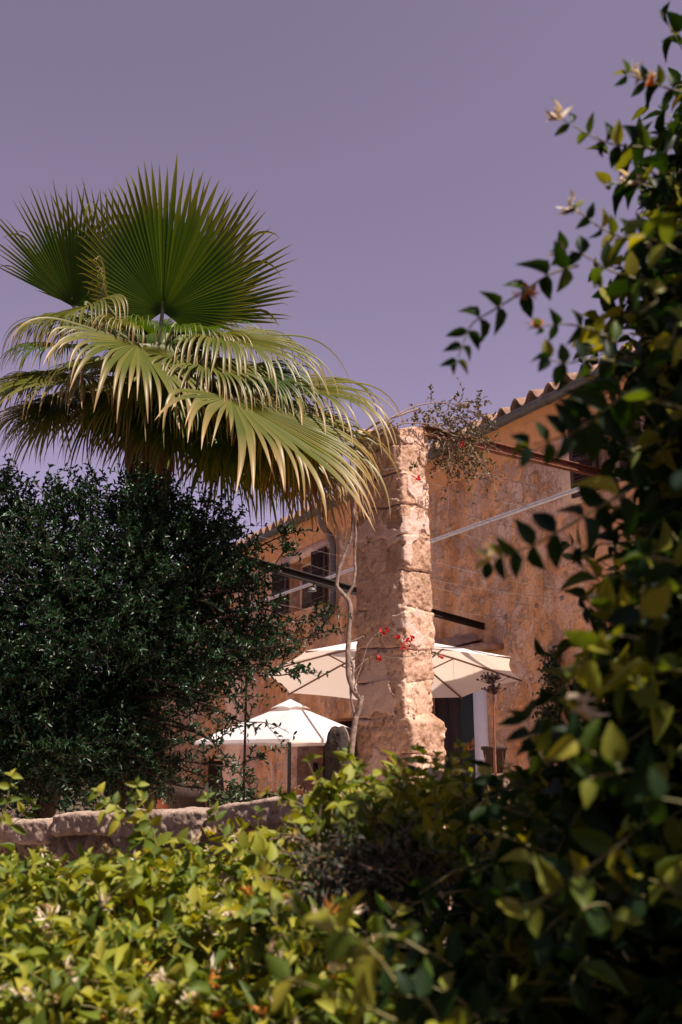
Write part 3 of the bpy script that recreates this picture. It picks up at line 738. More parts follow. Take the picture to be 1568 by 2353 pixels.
def frond(hub, tip, n, half=75, droop=.5, split=.55, mat='palm', N=46, cup=.12, ragged=.13, pet=True, seed=0, wild=.9, hang=9.0, shrink=(.26, 1.8)):
    r_ = np.random.default_rng(seed)
    hub = np.asarray(hub, float); tip = np.asarray(tip, float); a = tip-hub; R = np.linalg.norm(a); a /= R
    n = np.asarray(n, float); n = nrm(n-a*(n@a)); s = np.cross(a, n); G = np.array([0, 0, -1.])
    mb = MB(); dlt = R_(half)/N; K = 16; H = R_(half)
    for i in range(N):
        phi = -H+(i+.5)*2*dlt; d = nrm(math.cos(phi)*a+math.sin(phi)*s+n*cup*abs(math.sin(phi)))
        r = R*(1-shrink[0]*abs(phi/H)**shrink[1])*(1+r_.normal()*ragged); sp = split*r_.uniform(.88, 1.12)
        w_ = r_.normal(size=3)*wild*.5; dr = droop*r_.uniform(.6, 1.35); p = hub+d*.012
        side = nrm(-math.sin(phi)*a+math.cos(phi)*s); hg = r_.uniform(.55, 1.5); kink = r_.uniform(.65, .95) if r_.random() < .24 else 2
        V = []; T = []
        for k in range(K+1):
            t = k/K
            nn = nrm(np.cross(side, d))
            if nn @ n < 0: nn = -nn
            hwid = r*t*math.tan(dlt)*1.10+.004*max(0, 1-t*4) if t < sp else r*sp*math.tan(dlt)*1.10*max(0.02, 1-((t-sp)/(1-sp))**2.0)
            fl = -.55 if t < sp else -.55
            V += [p-side*hwid, p+nn*hwid*fl, p+side*hwid]; T += [t]*3
            g = dr*(.10+.35*t)+hang*hg*max(0, t-sp*.92); 
            if t > kink: g += 4.0
            d = nrm(d+(G*g+w_*max(0, t-sp)*2)*(1/K)*1.6)
            side = nrm(side-d*(side@d)); p = p+d*(r/K)
        F = []
        for k in range(K):
            b = 3*k; F += [[b, b+1, b+4, b+3], [b+1, b+2, b+5, b+4]]
        mb.add(V, F, T)
    o = mb.build('frond', M[mat], palm, smooth=False, attr='t')
    if pet:
        c0 = PALM_C+r_.normal(size=3)*.05+np.array([0, 0, -.1]); mid = (c0+hub)/2+np.array([0, 0, .10*np.linalg.norm(hub-c0)])
        pts = spline([c0, mid, hub, hub+a*.10], 14); m_ = MB(); m_.tube(pts, np.linspace(.026, .013, 14), 7); m_.build('petiole', M['petiole'], o, smooth=True)
FR = [  # hub px, depth, tip px, depth, normal (upper side), half angle, droop, material, extra
    ((374, 716), 8.45, (375, 376), 7.75, (.25, .8, .55), 126, .10, 'palm', dict(split=.60, N=74, ragged=.03, wild=.10, hang=.15, shrink=(.74, 2.0), cup=.22)),
    ((172, 706), 8.9, (108, 432), 8.3, (-.2, .8, .5), 52, .12, 'palm', dict(split=.52, N=40, hang=.2, wild=.15, ragged=.06)),
    ((410, 735), 9.05, (590, 470), 8.6, (.3, .8, .5), 56, .14, 'palm', dict(split=.58, N=42, hang=.5, wild=.15, ragged=.06)),
    ((262, 735), 9.0, (188, 432), 8.6, (.05, .9, .4), 56, .12, 'palm', dict(split=.55, N=38, hang=.2, wild=.15, ragged=.06)),
    ((317, 790), 7.75, (470, 930), 7.1, (.35, -.55, .75), 100, .5, 'palmold', dict(split=.50, N=52)),
    ((300, 760), 7.95, (170, 690), 7.5, (-.1, -.5, .85), 82, .7, 'palmold', dict(split=.36, N=44, hang=14)),
    ((185, 866), 7.9, (0, 900), 7.3, (-.1, -.6, .75), 96, .6, 'palmold', dict(split=.46, N=46)),
    ((505, 768), 8.3, (800, 850), 7.9, (.1, -.5, .85), 92, .6, 'palmold', dict(split=.40, N=50, hang=13)),
    ((532, 914), 7.65, (868, 1118), 7.1, (.5, -.55, .7), 84, .25, 'palmold', dict(split=.56, N=54, hang=8)),
    ((620, 885), 8.6, (945, 915), 8.2, (.1, -.5, .85), 80, .5, 'palmold', dict(split=.45, N=44)),
    ((175, 728), 8.3, (-60, 745), 8.0, (0, -.5, .85), 90, .8, 'palmold', dict(split=.36, N=44, hang=14)),
    ((205, 700), 8.1, (120, 735), 7.4, (-.3, -.6, .7), 80, .8, 'palmold', dict(split=.34, N=34, hang=14)),
    ((195, 900), 9.2, (-10, 980), 9.4, (-.3, -.5, .6), 84, .6, 'palm', dict(split=.45)),
    ((420, 900), 8.2, (520, 1020), 7.9, (.3, -.7, .4), 84, .5, 'palmold', dict(split=.42)),
    ((300, 880), 7.9, (235, 990), 7.5, (-.1, -.8, .4), 84, .6, 'palmold', dict(split=.42)),
    ((590, 930), 9.1, (800, 1050), 9.2, (.4, -.5, .5), 80, .5, 'palm', dict(split=.45)),
    ((455, 800), 9.3, (620, 750), 9.9, (0, -.4, .9), 80, .5, 'palm', dict(split=.4)),
    ((110, 860), 8.8, (-90, 930), 8.6, (-.2, -.5, .7), 84, .6, 'palm', dict(split=.45)),
    ((470, 880), 8.7, (650, 1010), 8.5, (.3, -.7, .5), 84, .5, 'palm', dict(split=.45)),
    ((640, 950), 8.1, (850, 1090), 7.6, (.4, -.6, .5), 74, .4, 'palmold', dict(split=.45)),
    ((260, 930), 8.9, (190, 1040), 8.9, (-.2, -.7, .4), 84, .6, 'palm', dict(split=.4)),
    ((545, 960), 8.3, (710, 1070), 8.0, (.3, -.7, .5), 84, .5, 'palm', dict(split=.42)),
    ((415, 830), 8.0, (560, 860), 7.5, (.3, -.5, .8), 88, .5, 'palmold', dict(split=.40, hang=12)),
    ((100, 930), 8.4, (-60, 990), 8.1, (-.3, -.6, .6), 84, .6, 'palmold', dict(split=.42)),
    ((500, 840), 9.0, (660, 920), 9.3, (.3, -.5, .7), 84, .55, 'palm', dict(split=.42)),
    ((330, 900), 8.9, (330, 1040), 8.9, (0, -.7, .4), 90, .55, 'palm', dict(split=.4)),
    ((560, 860), 8.5, (740, 950), 8.4, (.3, -.5, .7), 84, .5, 'palm', dict(split=.42)),
    ((150, 905), 8.2, (60, 980), 7.8, (-.2, -.6, .7), 88, .6, 'palm', dict(split=.42)),
    ((240, 830), 8.7, (110, 870), 8.6, (-.2, -.6, .7), 88, .6, 'palm', dict(split=.42)),
    ((440, 950), 8.5, (520, 1070), 8.4, (.2, -.7, .4), 86, .5, 'palm', dict(split=.42)),
    ((310, 900), 7.95, (275, 1075), 7.75, (-.1, -.9, .3), 88, .4, 'palm', dict(split=.45, N=54, hang=6)),
    ((400, 905), 7.95, (440, 1085), 7.75, (.1, -.9, .3), 88, .4, 'palm', dict(split=.45, N=54, hang=6)),
    ((355, 930), 8.1, (360, 1110), 7.95, (.0, -.9, .3), 84, .4, 'palmdry', dict(split=.42, N=50, hang=6)),
    ((470, 930), 8.0, (540, 1130), 7.8, (.2, -.8, .3), 84, .4, 'palm', dict(split=.45, N=50, hang=7)),
    ((230, 905), 8.2, (150, 1060), 8.0, (-.2, -.8, .4), 86, .4, 'palm', dict(split=.45, N=50, hang=7)),
    ((130, 930), 8.1, (40, 1050), 7.8, (-.2, -.7, .5), 86, .4, 'palmold', dict(split=.45, N=50, hang=7)),
    ((560, 960), 8.1, (670, 1150), 7.9, (.3, -.7, .4), 84, .4, 'palm', dict(split=.45, N=50, hang=7)),
    ((640, 980), 8.2, (780, 1150), 8.0, (.3, -.7, .4), 80, .4, 'palmold', dict(split=.42, N=48, hang=7)),
    ((150, 795), 8.05, (0, 800), 7.6, (-.1, -.6, .8), 86, .6, 'palm', dict(split=.42, hang=11)),
    ((235, 825), 7.75, (120, 860), 7.35, (-.2, -.6, .7), 84, .6, 'palmold', dict(split=.42, hang=11)),
    ((470, 835), 7.85, (640, 880), 7.5, (.3, -.6, .7), 84, .5, 'palmold', dict(split=.42, hang=11)),
    ((410, 870), 7.75, (480, 980), 7.4, (.2, -.7, .6), 84, .5, 'palm', dict(split=.42, hang=10)),
    ((570, 840), 8.1, (740, 905), 7.8, (.2, -.6, .7), 82, .5, 'palm', dict(split=.42, hang=11)),
    ((90, 860), 8.0, (-50, 900), 7.7, (-.2, -.6, .7), 84, .6, 'palmold', dict(split=.42, hang=11)),
    ((405, 770), 8.2, (525, 725), 7.85, (.1, -.4, .9), 86, .6, 'palm', dict(split=.42, hang=12)),
    ((248, 705), 8.25, (238, 585), 8.1, (-.8, -.4, .3), 62, .3, 'palmold', dict(split=.40, hang=9, N=34)),
    ((330, 770), 8.25, (300, 700), 7.9, (0, -.6, .8), 80, .5, 'palm', dict(split=.42, hang=10)),
    ((445, 790), 8.3, (600, 740), 8.1, (.1, -.4, .9), 80, .6, 'palmold', dict(split=.42, hang=12)),
    ((360, 790), 8.35, (360, 830), 7.7, (0, -.7, .7), 95, .5, 'palm', dict(split=.42, hang=8)),
    ((590, 1010), 8.6, (690, 1190), 8.5, (.3, -.7, .4), 76, .4, 'palm', dict(split=.42, N=44, hang=6)),
    ((690, 1040), 8.5, (800, 1215), 8.35, (.3, -.7, .4), 66, .4, 'palmdry', dict(split=.38, N=40, hang=6)),
    ((510, 1010), 8.4, (575, 1190), 8.3, (.2, -.8, .3), 74, .4, 'palm', dict(split=.42, N=44, hang=6)),
    ((640, 1000), 8.8, (745, 1170), 8.8, (.3, -.7, .4), 80, .4, 'palm', dict(split=.42, N=44, hang=6)),
    ((425, 765), 9.0, (570, 690), 9.5, (0, -.5, .9), 76, .5, 'palm', dict(split=.4)),
    ((280, 770), 9.0, (160, 690), 9.5, (0, -.5, .9), 76, .5, 'palm', dict(split=.4)),
    ((360, 800), 8.9, (380, 700), 9.5, (0, -.6, .8), 80, .4, 'palm', dict(split=.45)),
    ((350, 960), 8.15, (345, 1110), 8.05, (0, -.9, .2), 80, .5, 'palmdry', dict(split=.35, N=36)),
    ((470, 960), 8.35, (560, 1090), 8.2, (.2, -.8, .3), 86, .5, 'palm', dict(split=.4)),
    ((690, 960), 8.8, (860, 1040), 8.7, (.3, -.6, .6), 80, .5, 'palm', dict(split=.42)),
    ((385, 960), 8.1, (360, 1080), 8.0, (0, -.8, .2), 44, .8, 'palmdry', dict(N=18, split=.35)),
    ((480, 1000), 8.2, (480, 1110), 8.1, (.2, -.8, .2), 50, .8, 'palmdry', dict(N=20, split=.35)),
    ((700, 1020), 8.3, (800, 1140), 8.2, (.3, -.8, .3), 62, .7, 'palmdry', dict(N=30, split=.3)),
    ((560, 1000), 8.6, (650, 1150), 8.5, (.3, -.8, .2), 66, .6, 'palmdry', dict(N=32, split=.35)),
    ((620, 1010), 8.5, (740, 1150), 8.4, (.3, -.8, .3), 66, .6, 'palmdry', dict(N=32, split=.35)),
    ((760, 1060), 8.3, (830, 1170), 8.15, (.3, -.8, .3), 50, .6, 'palmdry', dict(N=22, split=.3)),
]
for k, (h, hd, t_, td, n, half, dr, mt, ex) in enumerate(FR):
    frond(P(*h, hd), P(*t_, td), n, half, dr, mat=mt, seed=k+10, **ex)

# ------------------------------------------------------------------ dark evergreen tree
def tree(name, label, blobs, n, L, W, mat, base, limbs, trunk_r, K=5, lo=.5, Ls=(.10, .24), thr=-.16, freq=2.2, extra=None, T=T_SMALL, sag=.2):
    root = thing(name, label, 'tree', (base[0], base[1], 0))
    blobs = [b if len(b) == 5 else (b[0], 0, 0, b[1], b[2], 0) for b in blobs]; w = np.array([b[3]**2 for b in blobs]); w /= w.sum(); S = []; D = []
    for b, f in zip(blobs, w):
        m = int(n*f); d = nrm(rng.normal(size=(m, 3))); rr = rng.uniform(lo**2, 1, m)**.5
        inner = rng.random(m) < .28; rr[inner] = rng.uniform(0, lo, inner.sum())
        c = P(b[0], b[1], b[2]) if len(b) == 5 else np.array(b[0], float); S.append(c+d*rr[:, None]*b[3]*np.array([1, 1, b[4]])); D.append(d)
    S = np.concatenate(S); D = np.concatenate(D)
    keep = fbm(S*freq, 3, 91) > thr; S, D = S[keep], D[keep]
    D = nrm(D*.8+rng.normal(size=D.shape)*.5+np.array([0, 0, .45])); Ln = rng.uniform(*Ls, len(S))
    if extra is not None: S = np.vstack([S, extra[0]]); D = np.vstack([D, extra[1]]); Ln = np.concatenate([Ln, extra[2]])
    pos, ax, nr, tp, PL, tips, td = shoots(S, D, Ln, K, sag=sag, spread=.7, up=.3, jit=.3)
    mb = MB(); leaves(mb, pos, ax, nr, L*rng.uniform(.65, 1.2, len(pos)), W*rng.uniform(.7, 1.2, len(pos)), T)
    cr = mb.build('crown', M[mat], root, smooth=True)
    mb = MB(); sticks(mb, PL, .0035, .0015); mb.build('twigs', M['bark'], cr)
    mb = MB()
    for path, r0, r1 in limbs:
        p = spline(path, 26); mb.tube(p, np.linspace(r0, r1, 26), 8, noise=.08)
    mb.build('trunk', M['bark'], root, smooth=True)
    return root
def limb_twigs(paths, d_j=.0, per0=14, Ln=(.08, .2)):
    S = []; D = []; L = []
    for j_, p in enumerate(paths):
        per = 9 if j_ in (3, 4, 5, 6, 9) else per0
        q = spline(p, per*3); t_ = nrm(np.gradient(q, axis=0))
        for i in rng.integers(per*3//5, per*3, per): S.append(q[i]); D.append(t_[i]*.7+rng.normal(size=3)*.6+np.array([0, 0, .2])); L.append(rng.uniform(*Ln))
        S.append(q[-2]); D.append(t_[-1]); L.append(Ln[1])
    return np.array(S), np.array(D), np.array(L)
TB = P(70, 1800, 7.9); TB[2] = 0
heart = P(170, 1640, 7.7)
tw = [[P(480, 1430, 7.3), P(600, 1400, 7.2), P(680, 1425, 7.15), P(745, 1412, 7.1)], [P(470, 1500, 7.3), P(590, 1490, 7.2), P(660, 1480, 7.1), P(735, 1455, 7.1)], [P(460, 1560, 7.3), P(560, 1540, 7.1), P(630, 1552, 7.05), P(690, 1545, 7.0)],
      [P(380, 1600, 7.2), P(480, 1620, 7.1), P(545, 1655, 7.0), P(608, 1660, 7.0)], [P(330, 1650, 7.2), P(440, 1680, 7.1), P(500, 1700, 7.05), P(545, 1640, 7.0)], [P(360, 1735, 7.2), P(450, 1752, 7.1), P(540, 1760, 7.05), P(610, 1728, 7.0)],
      [P(300, 1700, 7.2), P(390, 1750, 7.2), P(440, 1775, 7.1), P(500, 1790, 7.1)], [P(450, 1380, 7.3), P(560, 1340, 7.2), P(620, 1310, 7.1), P(650, 1270, 7.1)], [P(520, 1300, 7.4), P(590, 1260, 7.3), P(640, 1235, 7.2), P(668, 1225, 7.2)],
      [P(380, 1650, 7.2), P(470, 1690, 7.0), P(520, 1740, 6.95), P(560, 1790, 6.95)], [P(250, 1720, 7.2), P(330, 1740, 7.1), P(380, 1720, 7.1), P(430, 1700, 7.0)],
      [P(330, 1560, 7.1), P(430, 1580, 7.0), P(500, 1600, 7.0), P(570, 1600, 7.0)]]
ex = limb_twigs(tw, per0=15)
blobs = [(150, 1390, 7.7, 1.22, .74), (-170, 1430, 7.8, 1.25, .78), (400, 1400, 7.55, .72, .95), (510, 1470, 7.4, .42, .8), (290, 1590, 7.4, .58, .7), (90, 1600, 7.5, .8, .62), (460, 1530, 7.35, .30, .7), (490, 1340, 7.4, .24, 1), (570, 1490, 7.3, .2, .8), (480, 1290, 7.5, .30, 1.0), (270, 1190, 7.6, .45, .8), (60, 1190, 7.7, .45, .75), (430, 1240, 7.6, .40, .8), (-100, 1640, 7.5, .9, .5), (140, 1735, 7.35, .5, .42), (-20, 1745, 7.4, .55, .45), (310, 1765, 7.5, .32, .5), (250, 1700, 7.4, .4, .5)]
limbs = [([TB, TB+[.02, .0, .8], heart], .10, .07), ([heart, P(300, 1500, 7.6), P(420, 1380, 7.5)], .05, .015), ([heart, P(120, 1400, 7.7), P(90, 1200, 7.7)], .055, .015), ([heart, P(-60, 1500, 7.8), P(-150, 1380, 7.8)], .05, .015), ([heart, P(320, 1610, 7.4), P(470, 1560, 7.35)], .035, .01)]
for p in tw: limbs.append((p, .010, .003))
for a_, b_ in ((0, 1), (3, 4), (5, 6), (9, 10)):
    limbs.append(([heart, (heart+tw[a_][0])/2+[0, 0, .05], tw[a_][0]], .022, .010)); limbs.append(([heart, (heart+tw[b_][0])/2, tw[b_][0]], .022, .010))
limbs.append(([P(215, 1700, 7.6), P(330, 1765, 7.2), P(400, 1800, 7.1), P(470, 1812, 7.05)], .02, .009))
tree('evergreen_tree', 'broad dark-leaved evergreen tree with small glossy leaves below the palm', blobs, 15500, .043, .0165, 'mastic', TB, limbs, .1, extra=ex, T=T_NARROW, K=5, Ls=(.09, .30), thr=-.075, freq=2.9)
# far trees behind the terrace, seen through the dark tree's lower gaps
for x, y, d, r, lab in ((-60, 1640, 21, 2.0, 'distant bushy tree at the far left behind the wall'), (120, 1690, 24, 1.9, 'distant tree in the shade left of the house end'), (250, 1660, 33, 3.0, 'tallest distant tree behind the far end of the house')):
    b = P(x, y, d); tree('background_tree', lab, [(x, y, d, r, 1.0)], 900, .16, .09, 'mastic', (b[0], b[1]), [([(b[0], b[1], 0), (b[0]+.1, b[1], b[2]*.5), b], .14, .05)], .1, K=4, Ls=(.3, .6))

# unseen trees added outside the picture to keep the low sky off the wall and the pillar
for b, zc, r_, lab in (((-4.6, 3.0), 3.6, 2.2, 'added unseen shade tree next to the low wall, beyond the left edge'), ((-5.2, -1.6), 3.8, 2.5, 'widest added unseen shade tree, beyond the left edge and opposite the hedge'), ((-2.6, -5.2), 3.8, 2.4, 'added unseen shade tree across from the honeysuckle hedge')):
    c = np.array([b[0], b[1], zc]); tree('added_shade_tree', lab, [(c, r_, 1.15)], 1500, .17, .10, 'mastic', b, [([(b[0], b[1], 0), (b[0]+.1, b[1], zc*.5), c], .16, .05)], .1, K=4, Ls=(.3, .6))
# ------------------------------------------------------------------ honeysuckle
def bush(name, label, cat, S, D, Ln, K, L, W, mat, base, flo=.05, fs=.035, sag=.3, heroes=(), thr=None, T=T_OVATE, stem='stem', r0=.0022, spread=.85, jit=.35):
    root = thing(name, label, cat, (base[0], base[1], 0))
    pos, ax, nr, tp, PL, tips, td = shoots(S, D, Ln, K, sag=sag, spread=spread, up=.15, jit=jit)
    sz = rng.uniform(.55, 1.25, len(pos))*(1.1-.45*tp)
    mb = MB(); leaves(mb, pos, ax, nr, L*sz, W*sz*rng.uniform(.85, 1.1, len(pos)), T)
    ms = MB(); sticks(ms, PL, r0, r0*.5)
    fc, fo = MB(), MB()
    for k in np.where(rng.random(len(S)) < flo)[0]:
        flower(fc if rng.random() < .86 else fo, tips[k], td[k], fs*rng.uniform(.8, 1.2), 7)
    for h in heroes: h(mb, ms, fc, fo)
    fol = mb.build('foliage', M[mat], root, smooth=True)
    ms.build('stems', M[stem], root)
    if fc.n: fc.build('cream_blossom', M['cream'], root, smooth=True)
    if fo.n: fo.build('orange_blossom', M['orange'], root, smooth=True)
    return root
def spray(px, d, n, L, W, tipf=None, sizes=(1, .7), alt=.0, thick=.0016, hang=.0):
    def f(mb, ms, fc, fo):
        p = np.array([P(x, y, d+dd) for (x, y, dd) in [(q+(0,))[:3] for q in px]]); q = spline(p, 60)
        ms.tube(q[::3], np.linspace(thick*1.4, thick*.7, len(q[::3])), 6)
        idx = np.linspace(4, 59, n).astype(int); tg = nrm(np.gradient(q, axis=0))
        for c, i in enumerate(idx):
            s = sizes[0]+(sizes[1]-sizes[0])*c/max(1, n-1)
            view = nrm(q[i]-np.array([0, 0, CAM_Z])); pr = nrm(np.cross(tg[i], view))
            if pr[2] < 0: pr = -pr
            for sg in (1, -1):
                a = nrm(tg[i]*rng.uniform(.1, .6)+pr*sg*rng.uniform(.7, 1)+view*rng.normal()*.35+np.array([0, 0, -hang]))
                nn = nrm(-view*rng.uniform(.6, 1.2)+np.array([.2, -.1, .35])+rng.normal(size=3)*.35)
                leaves(mb, q[i][None], a[None], nn[None], L*s*rng.uniform(.8, 1.15), W*s*rng.uniform(.85, 1.15), T_OVATE)
        leaves(mb, q[-1][None], tg[-1][None], np.array([[0, -.5, 1]]), L*sizes[1]*.8, W*sizes[1]*.8, T_OVATE)
        if tipf:
            for (x, y, kind, s) in tipf:
                c_ = P(x, y, d); m = fc if kind == 'c' else fo; flower(m, c_, nrm(c_-q[-1]+rng.normal(size=3)*.01+[0, 0, .01]), s, 9)
    return f
# low hedge spilling over the lane side of the wall
hp = [(-150, 1970), (60, 1955), (150, 1995), (330, 1955), (440, 1965), (540, 1930), (640, 1880), (700, 1830), (800, 1790), (900, 1775), (985, 1770), (1060, 1790), (1130, 1880), (1120, 1990), (960, 2060), (860, 2150), (850, 2300), (900, 2450), (-150, 2450)]
xy = sample_poly(hp, 2900)
top = np.interp(xy[:, 0], [-150, 450, 640, 800, 1000, 1130], [1975, 1970, 1895, 1785, 1765, 1880])
dep = np.interp(xy[:, 1]-top, [0, 60, 250, 520], [3.15, 2.9, 2.4, 1.95])+np.where(rng.random(len(xy)) < .5, rng.uniform(-.16, .16, len(xy)), rng.uniform(.1, .7, len(xy)))
dep += fbm(np.column_stack([xy/95., np.zeros(len(xy))]), 3, 66)*1.7
dep = np.maximum(dep, np.interp(xy[:, 1]-top, [0, 120, 520], [2.6, 2.3, 1.95]))
S = PP(xy, dep); S[:, 2] -= .05; kp = fbm(S*5.5, 2, 55) > -.01; S = S[kp]
D = rng.normal(size=S.shape)*.55+np.array([.1, -.3, .75])
heroes = [spray([(330, 1930), (300, 1880), (265, 1850), (228, 1822)], 2.9, 4, .048, .028), spray([(340, 1935), (320, 1880), (312, 1845), (316, 1805)], 2.9, 5, .046, .028), spray([(345, 1930), (280, 1890), (250, 1870), (240, 1850)], 2.9, 4, .05, .03), spray([(360, 1950), (350, 1900), (335, 1870), (325, 1835)], 2.85, 4, .052, .031),
          spray([(0, 1900), (15, 1850), (22, 1810), (28, 1785)], 3.0, 4, .045, .028), spray([(20, 1900), (45, 1880), (60, 1862), (70, 1850)], 3.0, 3, .05, .022),
          spray([(520, 1930), (500, 1890), (490, 1865), (478, 1835)], 2.9, 4, .042, .026), spray([(780, 1850), (800, 1810), (815, 1780), (825, 1760)], 2.7, 5, .04, .022), spray([(930, 1830), (945, 1790), (955, 1760), (958, 1725)], 2.7, 5, .042, .022),
          spray([(1060, 1840), (1070, 1790), (1060, 1750), (1055, 1715)], 2.7, 5, .042, .022), spray([(880, 1830), (890, 1790), (900, 1775), (915, 1755)], 2.7, 4, .04, .022), spray([(620, 2060), (640, 2000), (600, 1970), (560, 1950)], 2.3, 5, .056, .034)]
bush('honeysuckle_hedge', 'sunlit yellow-green honeysuckle hedge with cream blossoms in front of the low wall', 'hedge', S, D, rng.uniform(.10, .22, len(S)), 4, .057, .033, 'honey', (S[:, 0].mean(), S[:, 1].mean()), .24, .028, heroes=heroes)
# tall honeysuckle at the right, close to the lens, reaching out over the lane
rp = [(1560, 420), (1620, 320), (1680, 200), (1830, 60), (2300, 0), (2300, 2500), (980, 2500), (1010, 2330), (1100, 2200), (1170, 2050), (1230, 1950), (1290, 1850), (1420, 1740), (1470, 1590), (1480, 1450), (1530, 1310), (1580, 1170), (1570, 1070), (1590, 980), (1520, 900), (1450, 830), (1510, 760), (1520, 650), (1560, 570), (1570, 480)]
xy = sample_poly(rp, 3300)
edge = np.interp(xy[:, 1], [0, 400, 800, 1000, 1300, 1600, 1800, 2100, 2350], [1650, 1475, 1370, 1410, 1400, 1320, 1180, 1100, 950])
din = np.clip((xy[:, 0]-edge)/350, 0, 1)
near = np.interp(xy[:, 1], [0, 900, 1500, 1900, 2400], [1.5, 1.45, 1.35, 1.45, 1.5])
dep = near+.75-.55*din+np.where(rng.random(len(xy)) < .45, rng.uniform(-.10, .10, len(xy)), rng.uniform(.1, .8, len(xy)))
S = PP(xy, dep); D = rng.normal(size=S.shape)*.55+np.array([-.45, -.15, .45])
q = np.stack([rng.uniform(.55, 2.3, 5200), rng.uniform(-.5, 2.2, 5200), rng.uniform(.1, 1.7, 5200)], 1)  # unseen leaves added right of view to shade the lower foliage
q = q[(q[:, 0] > .36*np.maximum(q[:, 1], 0)+.34)][:1000]
q2 = np.stack([rng.uniform(.4, 1.7, 6000), rng.uniform(.7, 2.3, 6000), rng.uniform(1.5, 3.3, 6000)], 1)  # more unseen leaves added higher up, widening that shade leftwards
q2 = q2[q2[:, 0] > .345*q2[:, 1]+.10*(q2[:, 2]-1.6)+.16][:430]; q = np.vstack([q, q2])
S = np.vstack([S, q]); D = np.vstack([D, rng.normal(size=q.shape)*.6+np.array([-.3, 0, .4])])
heroes = [spray([(1330, 610), (1265, 630), (1200, 672), (1130, 715), (1085, 745), (1065, 790), (1050, 830)], 1.55, 8, .048, .024, [(1195, 685, 'o', .022), (1210, 675, 'o', .022)], (1.05, .62)),
          spray([(1500, 340), (1440, 335), (1385, 325), (1310, 285)], 1.6, 6, .05, .022, [(1290, 275, 'c', .036)], (1.15, .6)),
          spray([(1600, 215), (1540, 205), (1500, 190), (1440, 172)], 1.6, 5, .042, .018, [(1480, 175, 'c', .028), (1450, 165, 'c', .024), (1485, 195, 'o', .022)], (1.1, .8)),
          spray([(1490, 560), (1430, 545), (1375, 520), (1325, 480)], 1.6, 6, .045, .022, [(1315, 474, 'c', .032)], (1.1, .55)),
          spray([(1460, 640), (1400, 620), (1340, 585), (1300, 575)], 1.55, 4, .048, .028, [(1290, 585, 'c', .026)], (1.1, .7)),
          spray([(1420, 790), (1370, 760), (1300, 745), (1240, 750)], 1.5, 5, .042, .022, [(1245, 745, 'o', .024)], (1, .6)),
          spray([(1410, 830), (1350, 825), (1300, 835), (1262, 825)], 1.45, 4, .042, .026, None, (1, .8)),
          spray([(1440, 900), (1370, 960), (1300, 1000), (1215, 1025)], 1.35, 7, .056, .029, None, (1.15, .65)),
          spray([(1440, 1130), (1370, 1170), (1260, 1235), (1180, 1270), (1125, 1290)], 1.4, 8, .056, .028, [(1118, 1278, 'c', .02)], (1.15, .55)),
          spray([(1480, 1420), (1470, 1400), (1475, 1380), (1478, 1330)], 1.25, 2, .05, .036), spray([(1560, 1300), (1545, 1290), (1510, 1285), (1480, 1282)], 1.2, 2, .05, .02),
          spray([(1420, 1760), (1380, 1740), (1345, 1720), (1320, 1700)], 1.15, 3, .05, .03), spray([(1500, 1790), (1450, 1770), (1400, 1780), (1350, 1790)], 1.15, 3, .045, .026), spray([(1260, 1760), (1240, 1730), (1220, 1690), (1200, 1660)], 1.5, 4, .05, .024),
          spray([(1640, 1870), (1590, 1850), (1550, 1840), (1520, 1835)], 1.0, 2, .045, .028), spray([(1330, 2020), (1260, 2060), (1200, 2080), (1150, 2060)], 1.3, 3, .056, .026), spray([(1440, 1930), (1330, 2010), (1250, 2060), (1200, 2110)], 1.3, 3, .055, .03),
          spray([(1340, 2090), (1360, 2080), (1395, 2080), (1405, 2110)], 1.25, 2, .05, .03), spray([(1480, 2060), (1450, 2050), (1430, 2030), (1410, 2000)], 1.3, 3, .05, .028),
          spray([(1040, 2220), (1010, 2200), (960, 2180), (900, 2170)], 1.5, 4, .045, .024), spray([(1010, 2350), (980, 2300), (940, 2290), (895, 2280)], 1.35, 4, .045, .028), spray([(1100, 2340), (1060, 2300), (1020, 2280), (980, 2260)], 1.4, 3, .045, .028),
          spray([(1470, 720), (1500, 700), (1510, 690), (1500, 670)], 1.3, 2, .05, .03), spray([(1560, 700), (1560, 730), (1550, 760), (1550, 780)], 1.3, 2, .05, .03), spray([(1330, 1640), (1310, 1640), (1300, 1625), (1310, 1610)], 1.3, 2, .03, .018, [(1318, 1617, 'c', .04)])]
hc = bush('honeysuckle_climber', 'tall dark honeysuckle close by on the right with sprays against the sky', 'climbing plant', S, D, rng.uniform(.12, .30, len(S)), 4, .074, .038, 'honeyshade', (.9, 1.3), .04, .024, heroes=heroes)
yx = np.vstack([sample_poly([(1440, 1620), (1600, 1540), (1680, 2150), (1250, 2120), (1290, 1960), (1390, 1790)], 8), sample_poly([(1480, 600), (1640, 550), (1640, 900), (1500, 860)], 4), sample_poly([(1420, 1330), (1560, 1250), (1600, 1480), (1440, 1480)], 3), sample_poly([(880, 2200), (1060, 2180), (1120, 2400), (880, 2400)], 7)])
S = PP(yx, rng.uniform(1.2, 1.5, len(yx))); D = rng.normal(size=S.shape)*.6+[-.4, -.1, .5]
pos, ax, nr, tp, PL, tips, td = shoots(S, D, rng.uniform(.08, .18, len(S)), 3, sag=.3, spread=.85, up=.15, jit=.4)
sz = rng.uniform(.6, 1.2, len(pos)); mb = MB(); leaves(mb, pos, ax, nr, .05*sz, .029*sz, T_OVATE); fo_ = mb.build('sunlit_tone_leaves', M['honey'], hc, smooth=True)  # brighter leaf colour stands in for sun falling on these leaves
mb = MB(); sticks(mb, PL, .0022, .0011); mb.build('front_stems', M['stem'], hc)
